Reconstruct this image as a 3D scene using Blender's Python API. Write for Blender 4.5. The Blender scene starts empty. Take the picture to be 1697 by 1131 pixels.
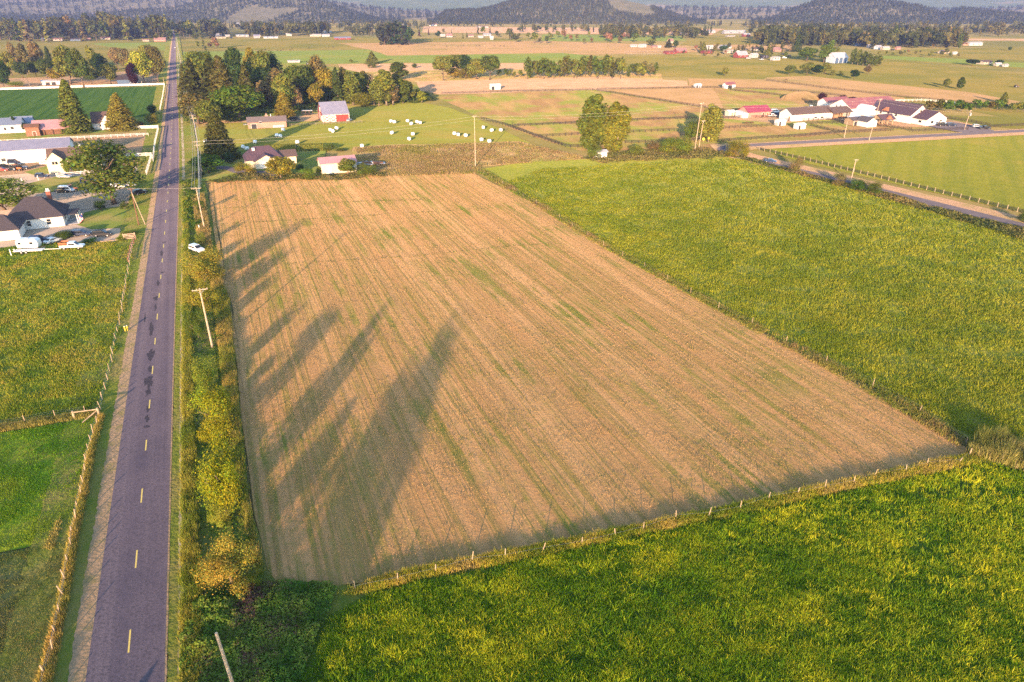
import bpy, bmesh, math, random
import numpy as np
from mathutils import Vector, Matrix

# ------------------------------------------------------------------ camera, world, sun, exposure
SC = bpy.context.scene
COL = SC.collection
R = math.radians
FPX, CAMH = 1131.0, 57.0                      # focal length in photo pixels, drone height in metres
PITCH = math.atan((565.5 - 5.0) / FPX)
cam_d = bpy.data.cameras.new('camera'); cam = bpy.data.objects.new('camera', cam_d); COL.objects.link(cam)
cam_d.sensor_width = 36.0; cam_d.lens = 36.0 * FPX / 1697.0
cam_d.clip_start = 0.5; cam_d.clip_end = 30000.0
cam.location = (0, 0, CAMH); cam.rotation_euler = (math.pi / 2 - PITCH, 0, 0)
SC.camera = cam

SUN_AZ, SUN_EL = R(7.5), R(9.5)               # shadows run 7.5 degrees right of straight ahead
world = bpy.data.worlds.new('World'); SC.world = world; world.use_nodes = True
wn = world.node_tree; wn.nodes.clear()
sky = wn.nodes.new('ShaderNodeTexSky'); sky.sky_type = 'NISHITA'; sky.sun_disc = False
sky.sun_elevation = SUN_EL; sky.sun_rotation = math.pi + SUN_AZ
sky.air_density = 1.0; sky.dust_density = 0.6; sky.ozone_density = 1.5
bg = wn.nodes.new('ShaderNodeBackground'); bg.inputs['Strength'].default_value = 0.15
wo = wn.nodes.new('ShaderNodeOutputWorld')
wn.links.new(sky.outputs[0], bg.inputs['Color']); wn.links.new(bg.outputs[0], wo.inputs['Surface'])
sun_d = bpy.data.lights.new('sun', 'SUN'); sun_d.energy = 2.9; sun_d.angle = R(0.55); sun_d.color = (1.0, 0.645, 0.40)
sun = bpy.data.objects.new('sun', sun_d); COL.objects.link(sun)
SDIR = Vector((math.sin(SUN_AZ) * math.cos(SUN_EL), math.cos(SUN_AZ) * math.cos(SUN_EL), -math.sin(SUN_EL)))
sun.rotation_euler = SDIR.to_track_quat('-Z', 'Y').to_euler(); sun.location = (0, -200, 200)
vs = SC.view_settings
vs.view_transform = 'Standard'; vs.look = 'None'; vs.exposure = 2.0; vs.gamma = 1.0; vs.use_curve_mapping = False
SC.cycles.use_denoising = False; SC.cycles.max_bounces = 6; SC.cycles.diffuse_bounces = 3; SC.cycles.transparent_max_bounces = 8; SC.cycles.volume_bounces = 0

# ------------------------------------------------------------------ helpers
def G(x, y, z=0.0):
    """photo pixel -> world point at height z"""
    u = (x - 848.5) / FPX; v = (565.5 - y) / FPX
    dy = math.cos(PITCH) + v * math.sin(PITCH); dz = -math.sin(PITCH) + v * math.cos(PITCH)
    t = (z - CAMH) / dz
    return (u * t, dy * t)
def zat(y, Y):
    """height of a point seen at photo row y standing Y metres ahead"""
    v = (565.5 - y) / FPX
    return CAMH + Y * (-math.sin(PITCH) + v * math.cos(PITCH)) / (math.cos(PITCH) + v * math.sin(PITCH))
def ppm(y): return (y - 5.0) * math.cos(PITCH) / CAMH
TH = R(23.9)                                   # the lanes and lots run 23.9 degrees left of straight ahead
RX = (math.cos(TH), math.sin(TH)); RY = (-math.sin(TH), math.cos(TH))

def obj(name, me, mat=None, parent=None, loc=(0, 0, 0), rz=0.0):
    o = bpy.data.objects.new(name, me); COL.objects.link(o)
    if mat is not None and len(me.materials) == 0:
        me.materials.append(mat)
    o.location = loc; o.rotation_euler = (0, 0, rz)
    if parent is not None: o.parent = parent
    return o
def tag(o, label=None, cat=None, group=None, kind=None):
    if label: o['label'] = label
    if cat: o['category'] = cat
    if group: o['group'] = group
    if kind: o['kind'] = kind
    return o
def thing(name, label, cat, loc, rz=0.0, group=None, scale=None):
    o = bpy.data.objects.new(name, None); COL.objects.link(o)
    o.location = (loc[0], loc[1], loc[2] if len(loc) > 2 else 0.0); o.rotation_euler = (0, 0, rz)
    if scale: o.scale = scale
    o.empty_display_size = 0.2
    return tag(o, label, cat, group)
def dup(root, loc, rz=0.0, label=None, group=None, scale=None, mats=None):
    def cp(o, par):
        c = o.copy(); COL.objects.link(c)
        if par is not None: c.parent = par
        if mats and o.type == 'MESH' and o.name.split('.')[0] in mats:
            c.material_slots[0].link = 'OBJECT'; c.material_slots[0].material = mats[o.name.split('.')[0]]
        for k in kids.get(o.name, []): cp(k, c)
        return c
    kids = {}
    def gather(o):
        kids[o.name] = list(o.children)
        for k in o.children: gather(k)
    gather(root)
    r = cp(root, None)
    r.location = (loc[0], loc[1], loc[2] if len(loc) > 2 else 0.0); r.rotation_euler = (0, 0, rz)
    if label: r['label'] = label
    if group: r['group'] = group
    if scale: r.scale = scale
    return r
def struct(name, me, mat):
    o = obj(name, me, mat); o['kind'] = 'structure'; return o

class MB:
    def __init__(s): s.v = []; s.f = []; s.m = []; s.mi = 0
    def add(s, vs_, fs):
        b = len(s.v); s.v += [tuple(p) for p in vs_]
        for f in fs: s.f.append([b + i for i in f]); s.m.append(s.mi)
        return s
    def box(s, x0, x1, y0, y1, z0, z1, M=None):
        vs_ = [(x, y, z) for z in (z0, z1) for (x, y) in ((x0, y0), (x1, y0), (x1, y1), (x0, y1))]
        if M is not None: vs_ = [M @ Vector(p) for p in vs_]
        return s.add(vs_, [(3, 2, 1, 0), (4, 5, 6, 7), (0, 1, 5, 4), (1, 2, 6, 5), (2, 3, 7, 6), (3, 0, 4, 7)])
    def prism(s, prof, a0, a1, axis='y', M=None, inset=0.0):
        """closed 2D profile extruded along an axis; profile (p,q) -> (x,z) for axis y, (y,z) for x, (x,y) for z"""
        n = len(prof)
        cx = sum(p[0] for p in prof) / n; cz = sum(p[1] for p in prof) / n
        def put(p, a):
            return {'y': (p[0], a, p[1]), 'x': (a, p[0], p[1]), 'z': (p[0], p[1], a)}[axis]
        if inset > 0:
            ins = [(cx + (p[0] - cx) * (1 - inset), cz + (p[1] - cz) * (1 - inset)) for p in prof]
            d = abs(a1 - a0) * 0.06 * (1 if a1 > a0 else -1)
            rings = [[put(p, a0) for p in ins], [put(p, a0 + d) for p in prof], [put(p, a1 - d) for p in prof], [put(p, a1) for p in ins]]
        else:
            rings = [[put(p, a0) for p in prof], [put(p, a1) for p in prof]]
        vs_ = [p for r_ in rings for p in r_]
        if M is not None: vs_ = [M @ Vector(p) for p in vs_]
        fs = [tuple(range(n))[::-1], tuple(range((len(rings) - 1) * n, len(rings) * n))]
        for k in range(len(rings) - 1):
            for i in range(n):
                j = (i + 1) % n; fs.append((k * n + i, k * n + j, (k + 1) * n + j, (k + 1) * n + i))
        return s.add(vs_, fs)
    def tube(s, pts, rad, n=6):
        if not isinstance(rad, (list, tuple)): rad = [rad] * len(pts)
        pts = [Vector(p) for p in pts]; vs_ = []
        for i, p in enumerate(pts):
            d = (pts[min(i + 1, len(pts) - 1)] - pts[max(i - 1, 0)]).normalized()
            a = Vector((0, 0, 1)) if abs(d.z) < 0.9 else Vector((1, 0, 0))
            u = d.cross(a).normalized(); w = d.cross(u)
            for k in range(n):
                t = 2 * math.pi * k / n; vs_.append(p + (u * math.cos(t) + w * math.sin(t)) * rad[i])
        fs = [tuple(range(n)), tuple(range((len(pts) - 1) * n, len(pts) * n))[::-1]]
        for i in range(len(pts) - 1):
            for k in range(n):
                k2 = (k + 1) % n; fs.append((i * n + k, (i + 1) * n + k, (i + 1) * n + k2, i * n + k2))
        return s.add(vs_, fs)
    def mesh(s, name='mesh', mats=None, fix=True, smooth=False):
        me = bpy.data.meshes.new(name); me.from_pydata(s.v, [], s.f)
        for m in mats or []: me.materials.append(m)
        if mats and len(mats) > 1: me.polygons.foreach_set('material_index', s.m)
        if fix:
            bm = bmesh.new(); bm.from_mesh(me); bmesh.ops.recalc_face_normals(bm, faces=bm.faces); bm.to_mesh(me); bm.free()
        if smooth: me.polygons.foreach_set('use_smooth', [True] * len(me.polygons))
        me.update(); return me
    def obj(s, name, mat, parent=None, **k):
        return obj(name, s.mesh(name, [mat] if not isinstance(mat, list) else mat), None, parent, **k)

def np_mesh(name, V, F, col=None, mats=None, mi=None, smooth=False):
    V = np.asarray(V, np.float32); F = np.asarray(F, np.int32)
    me = bpy.data.meshes.new(name); k = F.shape[1]
    me.vertices.add(len(V)); me.vertices.foreach_set('co', V.ravel())
    me.loops.add(F.size); me.loops.foreach_set('vertex_index', F.ravel())
    me.polygons.add(len(F)); me.polygons.foreach_set('loop_start', np.arange(0, F.size, k, dtype=np.int32))
    for m in mats or []: me.materials.append(m)
    if mi is not None: me.polygons.foreach_set('material_index', np.asarray(mi, np.int32))
    if smooth: me.polygons.foreach_set('use_smooth', np.ones(len(F), bool))
    me.update(calc_edges=True)
    if col is not None:
        a = me.color_attributes.new('Col', 'FLOAT_COLOR', 'POINT')
        c = np.ones((len(V), 4), np.float32); c[:, :3] = col; a.data.foreach_set('color', c.ravel())
    return me

def vnoise(x, y, scale, seed=0):
    x = np.asarray(x) / scale; y = np.asarray(y) / scale
    xi = np.floor(x).astype(np.int64); yi = np.floor(y).astype(np.int64); fx = x - xi; fy = y - yi
    fx = fx * fx * (3 - 2 * fx); fy = fy * fy * (3 - 2 * fy)
    def h(a, b):
        n = (a * 374761393 + b * 668265263 + seed * 1442695041) & 0x7fffffff
        n = ((n ^ (n >> 13)) * 1274126177) & 0x7fffffff
        return ((n ^ (n >> 16)) & 0xffff) / 65535.0
    return (h(xi, yi) * (1 - fx) + h(xi + 1, yi) * fx) * (1 - fy) + (h(xi, yi + 1) * (1 - fx) + h(xi + 1, yi + 1) * fx) * fy
def fbm(x, y, scale, seed=0, o=3):
    s = 0; a = 1; t = 0
    for k in range(o):
        s = s + a * vnoise(x, y, scale / 2 ** k, seed + k * 17); t += a; a *= 0.55
    return s / t
def in_poly(px, py, poly):
    c = np.zeros(len(px), bool); n = len(poly); j = n - 1
    for i in range(n):
        xi, yi = poly[i]; xj, yj = poly[j]
        if yi != yj:
            t = ((yi > py) != (yj > py)) & (px < (xj - xi) * (py - yi) / (yj - yi) + xi)
            c ^= t
        j = i
    return c
def wpoly(px): return [G(*p) for p in px]
def jitter_poly(poly, step=4.0, amp=0.5, seed=0):
    out = []; n = len(poly)
    for i in range(n):
        a = poly[i]; b = poly[(i + 1) % n]; d = math.hypot(b[0] - a[0], b[1] - a[1]); k = max(1, min(60, int(d / step)))
        for q in range(k):
            t = q / k; x = a[0] + (b[0] - a[0]) * t; y = a[1] + (b[1] - a[1]) * t
            nx, ny = -(b[1] - a[1]) / max(d, 1e-6), (b[0] - a[0]) / max(d, 1e-6)
            j = (float(vnoise(np.array([x]), np.array([y]), step * 2.2, seed)[0]) - 0.5) * 2 * amp
            out.append((x + nx * j, y + ny * j))
    return out
def sheet(name, poly, z, mat, amp=0.5, step=4.0):
    p = jitter_poly(poly, step, amp, len(name)) if amp > 0 else poly
    me = bpy.data.meshes.new(name); me.from_pydata([(x, y, z) for x, y in p], [], [list(range(len(p)))])
    bm = bmesh.new(); bm.from_mesh(me); bm.normal_update()
    for f in bm.faces:
        if f.normal.z < 0: f.normal_flip()
    bmesh.ops.triangulate(bm, faces=bm.faces[:], ngon_method='EAR_CLIP')
    bm.to_mesh(me); bm.free()
    return struct(name, me, mat)

# ------------------------------------------------------------------ materials
def nmat(name):
    m = bpy.data.materials.new(name); m.use_nodes = True; nt = m.node_tree; nt.nodes.clear()
    out = nt.nodes.new('ShaderNodeOutputMaterial'); return m, nt, out
def node(nt, typ, **kw):
    n = nt.nodes.new(typ)
    for k, v in kw.items():
        if k.startswith('i_'):
            n.inputs[k[2:].replace('_', ' ')].default_value = v
        else: setattr(n, k, v)
    return n
def c4(c): return (c[0], c[1], c[2], 1.0)
def mixc(nt, fac, a, b, blend='MIX'):
    m = nt.nodes.new('ShaderNodeMix'); m.data_type = 'RGBA'; m.blend_type = blend
    for sock, val in ((m.inputs[0], fac), (m.inputs[6], a), (m.inputs[7], b)):
        if hasattr(val, 'links'): nt.links.new(val, sock)
        else: sock.default_value = c4(val) if isinstance(val, tuple) else val
    return m.outputs[2]
def noise(nt, vec, scale, detail=3.0, rough=0.55, lo=0.35, hi=0.65):
    n = node(nt, 'ShaderNodeTexNoise'); n.inputs['Scale'].default_value = scale; n.inputs['Detail'].default_value = detail
    n.inputs['Roughness'].default_value = rough; nt.links.new(vec, n.inputs['Vector'])
    r = node(nt, 'ShaderNodeMapRange'); r.inputs[1].default_value = lo; r.inputs[2].default_value = hi
    nt.links.new(n.outputs[0], r.inputs[0]); return r.outputs[0]
def coords(nt, rot=0.0, scale=(1, 1, 1)):
    t = node(nt, 'ShaderNodeTexCoord'); v = t.outputs['Object']
    if rot:
        m = node(nt, 'ShaderNodeMapping', vector_type='POINT'); m.inputs['Rotation'].default_value = (0, 0, rot)
        nt.links.new(v, m.inputs['Vector']); v = m.outputs[0]
    if tuple(scale) != (1, 1, 1):
        m = node(nt, 'ShaderNodeMapping', vector_type='POINT'); m.inputs['Scale'].default_value = scale
        nt.links.new(v, m.inputs['Vector']); v = m.outputs[0]
    return v
def field_mat(name, base, alt, patch=None, s_alt=0.35, s_patch=0.03, patch_w=(0.45, 0.6), rows=None, rows2=None, bump=0.15, s_bump=2.0, fine=None, rough=1.0):
    """ground cover: base and alt colours mixed by fine noise, big patches, optional rows (angle, spacing, colour, strength)"""
    m, nt, out = nmat(name); v = coords(nt)
    c = mixc(nt, noise(nt, v, s_alt, 5), base, alt)
    if patch is not None:
        c = mixc(nt, noise(nt, v, s_patch, 6, 0.62, *patch_w), c, patch)
    hgt = noise(nt, v, s_bump, 4, 0.6, 0.3, 0.7)
    for rw in (rows, rows2):
        if rw is None: continue
        ang, spacing, colr, st = rw[:4]; stretch = rw[4] if len(rw) > 4 else 0.04
        v2 = coords(nt, ang, (1.0 / spacing, stretch / spacing, 1))
        n1 = noise(nt, v2, 1.0, 4, 0.6, 0.42, 0.66)
        mu = node(nt, 'ShaderNodeMath', operation='MULTIPLY'); nt.links.new(n1, mu.inputs[0]); mu.inputs[1].default_value = st
        c = mixc(nt, mu.outputs[0], c, colr)
    if fine is not None:
        c = mixc(nt, noise(nt, v, fine[1], 4, 0.7, 0.45, 0.7), c, fine[0])
    b = node(nt, 'ShaderNodeBump'); b.inputs['Strength'].default_value = bump; b.inputs['Distance'].default_value = 0.3
    nt.links.new(hgt, b.inputs['Height'])
    d = node(nt, 'ShaderNodeBsdfDiffuse'); d.inputs['Roughness'].default_value = rough
    nt.links.new(c, d.inputs['Color']); nt.links.new(b.outputs[0], d.inputs['Normal']); nt.links.new(d.outputs[0], out.inputs[0])
    return m
def plain(name, c, rough=0.8, var=0.12, scale=2.0, metal=0.0, spec=0.3, bump=0.0):
    m, nt, out = nmat(name); v = coords(nt)
    p = node(nt, 'ShaderNodeBsdfPrincipled'); p.inputs['Roughness'].default_value = rough; p.inputs['Metallic'].default_value = metal
    p.inputs['Specular IOR Level'].default_value = spec
    n = noise(nt, v, scale, 4)
    nt.links.new(mixc(nt, n, tuple(k * (1 - var) for k in c), tuple(min(1, k * (1 + var)) for k in c)), p.inputs['Base Color'])
    if bump:
        b = node(nt, 'ShaderNodeBump'); b.inputs['Strength'].default_value = bump; b.inputs['Distance'].default_value = 0.05
        nt.links.new(n, b.inputs['Height']); nt.links.new(b.outputs[0], p.inputs['Normal'])
    nt.links.new(p.outputs[0], out.inputs[0]); return m
def leaf_mat(name, c, trans=0.25, jit=0.35, hue=0.03):
    """foliage: vertex colour (leaf to leaf variation) times a base colour, varied a little from plant to plant"""
    m, nt, out = nmat(name)
    at = node(nt, 'ShaderNodeAttribute', attribute_name='Col')
    oi = node(nt, 'ShaderNodeObjectInfo')
    hs = node(nt, 'ShaderNodeHueSaturation')
    mr = node(nt, 'ShaderNodeMapRange'); mr.inputs[3].default_value = 0.5 - hue; mr.inputs[4].default_value = 0.5 + hue
    nt.links.new(oi.outputs['Random'], mr.inputs[0]); nt.links.new(mr.outputs[0], hs.inputs['Hue'])
    mv = node(nt, 'ShaderNodeMapRange'); mv.inputs[3].default_value = 1 + jit; mv.inputs[4].default_value = 1 - jit
    nt.links.new(oi.outputs['Random'], mv.inputs[0]); nt.links.new(mv.outputs[0], hs.inputs['Value'])
    nt.links.new(mixc(nt, 1.0, at.outputs['Color'], c, 'MULTIPLY'), hs.inputs['Color'])
    d = node(nt, 'ShaderNodeBsdfDiffuse'); t = node(nt, 'ShaderNodeBsdfTranslucent'); mx = node(nt, 'ShaderNodeMixShader')
    mx.inputs[0].default_value = trans
    nt.links.new(hs.outputs[0], d.inputs['Color']); nt.links.new(hs.outputs[0], t.inputs['Color'])
    nt.links.new(d.outputs[0], mx.inputs[1]); nt.links.new(t.outputs[0], mx.inputs[2]); nt.links.new(mx.outputs[0], out.inputs[0])
    return m
def glass(name, c=(0.02, 0.025, 0.03)):
    m, nt, out = nmat(name); p = node(nt, 'ShaderNodeBsdfPrincipled'); p.inputs['Base Color'].default_value = c4(c)
    p.inputs['Roughness'].default_value = 0.08; p.inputs['Specular IOR Level'].default_value = 0.6
    nt.links.new(p.outputs[0], out.inputs[0]); return m
def ribbed(name, c, spacing=0.6, rough=0.55, axis=0, rust=None):
    """sheet-metal with standing ribs as fine relief"""
    m, nt, out = nmat(name); v = coords(nt)
    w = node(nt, 'ShaderNodeTexWave', wave_type='BANDS', bands_direction='XYZ'[axis]); w.inputs['Scale'].default_value = 0.31 / spacing
    nt.links.new(v, w.inputs['Vector'])
    b = node(nt, 'ShaderNodeBump'); b.inputs['Strength'].default_value = 0.35; b.inputs['Distance'].default_value = 0.04
    nt.links.new(w.outputs[0], b.inputs['Height'])
    p = node(nt, 'ShaderNodeBsdfPrincipled'); p.inputs['Roughness'].default_value = rough
    cc = mixc(nt, noise(nt, v, 0.35, 5), tuple(k * 0.85 for k in c), c)
    if rust: cc = mixc(nt, noise(nt, v, 0.25, 6, 0.65, 0.5, 0.7), cc, rust)
    nt.links.new(cc, p.inputs['Base Color']); nt.links.new(b.outputs[0], p.inputs['Normal'])
    nt.links.new(p.outputs[0], out.inputs[0]); return m
def M_attr(name, rough=0.9, trans=0.2):
    m, nt, out = nmat(name); at = node(nt, 'ShaderNodeAttribute', attribute_name='Col')
    d = node(nt, 'ShaderNodeBsdfDiffuse'); t = node(nt, 'ShaderNodeBsdfTranslucent'); mx = node(nt, 'ShaderNodeMixShader'); mx.inputs[0].default_value = trans
    nt.links.new(at.outputs['Color'], d.inputs['Color']); nt.links.new(at.outputs['Color'], t.inputs['Color'])
    nt.links.new(d.outputs[0], mx.inputs[1]); nt.links.new(t.outputs[0], mx.inputs[2]); nt.links.new(mx.outputs[0], out.inputs[0]); return m
# ------------------------------------------------------------------ ground, fields, roads
HAY, HAY2 = (0.485, 0.275, 0.118), (0.385, 0.215, 0.086)
GRN, GRN2, OLV = (0.13, 0.16, 0.032), (0.09, 0.13, 0.028), (0.22, 0.19, 0.055)
ROWS = -R(22.3)
m_base = field_mat('farmland', (0.1496, 0.1364, 0.044), (0.2024, 0.1584, 0.066), (0.1056, 0.11, 0.0334), 0.02, 0.004)
def hay_mat():
    """mown hay: swaths and wheel rows along the field, green regrowth in the rows, straw grain"""
    m, nt, out = nmat('mown_hay'); v = coords(nt)
    def mul(a, b):
        q = node(nt, 'ShaderNodeMath', operation='MULTIPLY')
        for s, x in ((q.inputs[0], a), (q.inputs[1], b)):
            if hasattr(x, 'links'): nt.links.new(x, s)
            else: s.default_value = x
        return q.outputs[0]
    def rowsn(sp, st, lo, hi, d=3): return noise(nt, coords(nt, ROWS, (1.0 / sp, st / sp, 1)), 1.0, d, 0.6, lo, hi)
    grain = noise(nt, v, 2.2, 6, 0.75, 0.35, 0.68)
    c = mixc(nt, grain, HAY2, HAY)
    c = mixc(nt, mul(rowsn(7.0, .012, .45, .62), .55), c, (0.55, 0.33, 0.15))
    c = mixc(nt, mul(rowsn(1.7, .02, .5, .6), .7), c, (0.33, 0.205, 0.085))
    patch = noise(nt, v, 0.045, 6, 0.62, 0.42, 0.62)
    fine = rowsn(0.75, .015, .5, .6, 4)
    c = mixc(nt, mul(fine, .6), c, (0.25, 0.19, 0.055))
    c = mixc(nt, mul(mul(rowsn(1.6, .05, .5, .6, 5), patch), .85), c, (0.15, 0.175, 0.03))
    c = mixc(nt, mul(mul(noise(nt, v, 0.9, 5, .7, .52, .66), patch), .7), c, (0.17, 0.19, 0.035))
    b = node(nt, 'ShaderNodeBump'); b.inputs['Strength'].default_value = 0.5; b.inputs['Distance'].default_value = 0.2
    ad = node(nt, 'ShaderNodeMath', operation='ADD'); nt.links.new(grain, ad.inputs[0]); nt.links.new(fine, ad.inputs[1]); nt.links.new(ad.outputs[0], b.inputs['Height'])
    d = node(nt, 'ShaderNodeBsdfDiffuse'); d.inputs['Roughness'].default_value = 1.0
    nt.links.new(c, d.inputs['Color']); nt.links.new(b.outputs[0], d.inputs['Normal']); nt.links.new(d.outputs[0], out.inputs[0]); return m
m_hay = hay_mat()
m_past = field_mat('pasture', (0.065, 0.115, 0.010), (0.10, 0.15, 0.013), (0.06, 0.10, 0.012), 0.6, 0.06, bump=0.4, s_bump=1.2)
m_crop = field_mat('tall_crop', (0.185, 0.205, 0.022), (0.23, 0.23, 0.028), (0.15, 0.185, 0.022), 0.35, 0.03, (0.45, 0.7),
                   rows=(ROWS + R(3), 2.2, (0.13, 0.17, 0.035), 0.4, 0.08), bump=0.4, s_bump=1.0, fine=((0.26, 0.24, 0.06), 0.8))
m_crop2 = field_mat('short_meadow', (0.13, 0.145, 0.02), (0.165, 0.168, 0.026), (0.185, 0.165, 0.035), 0.25, 0.03, (0.5, 0.7), rows=(R(30), 4.0, (0.105, 0.13, 0.02), 0.6, 0.04), bump=0.3, s_bump=1.0)
m_lawn = field_mat('lawn_grass', (0.10, 0.15, 0.03), (0.15, 0.18, 0.04), (0.20, 0.18, 0.06), 0.3, 0.08)
m_olive = field_mat('olive_field', (0.132, 0.1232, 0.0299), (0.1672, 0.1364, 0.0396), (0.1056, 0.11, 0.0264), 0.06, 0.012, bump=0.2, s_bump=0.6)
m_green = field_mat('green_field', (0.10, 0.145, 0.03), (0.125, 0.16, 0.038), (0.165, 0.16, 0.045), 0.05, 0.01, (0.5, 0.7), bump=0.2, s_bump=0.6)
m_tan = field_mat('dry_field', (0.264, 0.176, 0.0924), (0.22, 0.154, 0.0748), (0.1584, 0.1364, 0.0528), 0.05, 0.012, (0.52, 0.7), bump=0.3, s_bump=0.6)
m_pink = field_mat('stubble_field', (0.3344, 0.2244, 0.1452), (0.2728, 0.1848, 0.11), (0.1936, 0.1496, 0.0704), 0.08, 0.015, (0.55, 0.7), bump=0.3, s_bump=0.6)
m_rough = field_mat('rough_dry_grass', (0.34, 0.25, 0.10), (0.42, 0.28, 0.14), (0.20, 0.20, 0.05), 0.22, 0.05, (0.42, 0.62), bump=0.8, s_bump=0.6, fine=((0.26, 0.15, 0.08), 0.15))
m_paddock = field_mat('paddock_grass', (0.135, 0.165, 0.032), (0.17, 0.18, 0.042), (0.19, 0.125, 0.06), 0.12, 0.03, (0.45, 0.56),
                      rows=(R(-8), 9.0, (0.26, 0.18, 0.08), 0.8, 0.25), bump=0.4, s_bump=0.6)
m_bale = field_mat('cut_meadow', (0.135, 0.145, 0.024), (0.17, 0.165, 0.032), (0.20, 0.165, 0.045), 0.15, 0.02, (0.5, 0.7),
                   rows=(R(8) - math.pi / 2, 4.0, (0.14, 0.18, 0.04), 0.6, 0.03), bump=0.3, s_bump=0.8)
m_dark = field_mat('row_crop', (0.04, 0.085, 0.016), (0.055, 0.105, 0.022), None, 0.3, rows=(ROWS, 1.8, (0.02, 0.06, 0.015), 0.85, 0.02), bump=0.5, s_bump=1.0)
m_left = field_mat('weedy_pasture', (0.165, 0.205, 0.02), (0.22, 0.24, 0.028), (0.30, 0.24, 0.06), 0.3, 0.045, (0.5, 0.72), bump=0.4, s_bump=0.9, fine=((0.08, 0.115, 0.025), 0.5))
m_short = field_mat('short_grass', (0.10, 0.21, 0.014), (0.16, 0.25, 0.018), (0.20, 0.22, 0.03), 0.5, 0.08, bump=0.4, s_bump=1.6)
m_mown = field_mat('mown_grass', (0.16, 0.15, 0.055), (0.23, 0.19, 0.085), (0.10, 0.13, 0.035), 0.7, 0.1, (0.4, 0.6), rows=(ROWS, 1.6, (0.10, 0.12, 0.035), 0.7, 0.12), bump=0.2, s_bump=1.5)
m_verge = field_mat('verge_grass', (0.12, 0.165, 0.025), (0.18, 0.19, 0.035), (0.23, 0.19, 0.065), 0.7, 0.09, (0.45, 0.65), bump=0.6, s_bump=1.5)
m_grav = field_mat('gravel', (0.40, 0.27, 0.165), (0.31, 0.215, 0.125), (0.25, 0.20, 0.085), 1.3, 0.35, (0.5, 0.62), bump=0.25, s_bump=3.0, fine=((0.22, 0.17, 0.10), 1.8))
m_dirt = field_mat('dirt', (0.36, 0.22, 0.13), (0.28, 0.19, 0.11), (0.20, 0.16, 0.10), 0.2, 0.05, (0.45, 0.6), bump=0.6, s_bump=0.8)
m_yard = field_mat('gravel_yard', (0.33, 0.27, 0.22), (0.26, 0.22, 0.185), (0.38, 0.30, 0.22), 0.4, 0.06, bump=0.08, s_bump=2.0)
m_path = field_mat('worn_track', (0.26, 0.22, 0.12), (0.18, 0.17, 0.07), (0.40, 0.34, 0.25), 0.5, 0.16, (0.5, 0.64), rows=(TH * 0 - R(22), 0.55, (0.44, 0.37, 0.27), 0.7, 0.12), bump=0.5, s_bump=2.0)
m_straw = field_mat('swept_straw', (0.52, 0.40, 0.27), (0.44, 0.33, 0.21), (0.36, 0.28, 0.15), 1.2, 0.3, bump=0.6, s_bump=3.0)
m_road_bank = field_mat('dry_road_bank', (0.36, 0.235, 0.15), (0.30, 0.20, 0.12), (0.24, 0.19, 0.08), 0.5, 0.1, (0.5, 0.66), bump=0.3)
m_asph = field_mat('asphalt', (0.120, 0.098, 0.122), (0.140, 0.115, 0.138), (0.098, 0.084, 0.112), 0.9, 0.12, (0.45, 0.65),
                   rows=(-TH, 1.3, (0.175, 0.142, 0.160), 0.85, 0.006), bump=0.12, s_bump=8.0, fine=((0.075, 0.068, 0.08), 3.5))
m_asph2 = field_mat('new_asphalt', (0.115, 0.105, 0.118), (0.09, 0.082, 0.095), None, 0.5, bump=0.1, s_bump=6.0)
m_tar = field_mat('tar_patching', (0.045, 0.042, 0.055), (0.06, 0.056, 0.068), None, 1.5, bump=0.1)
m_yel = plain('yellow_paint', (0.80, 0.55, 0.13), 0.7, 0.12, 4.0)

me = bpy.data.meshes.new('ground'); me.from_pydata([(-9000, -400, -.34), (9000, -400, -.34), (9000, 14000, -.34), (-9000, 14000, -.34)], [], [(0, 1, 2, 3)])
struct('ground', me, m_base)

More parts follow.
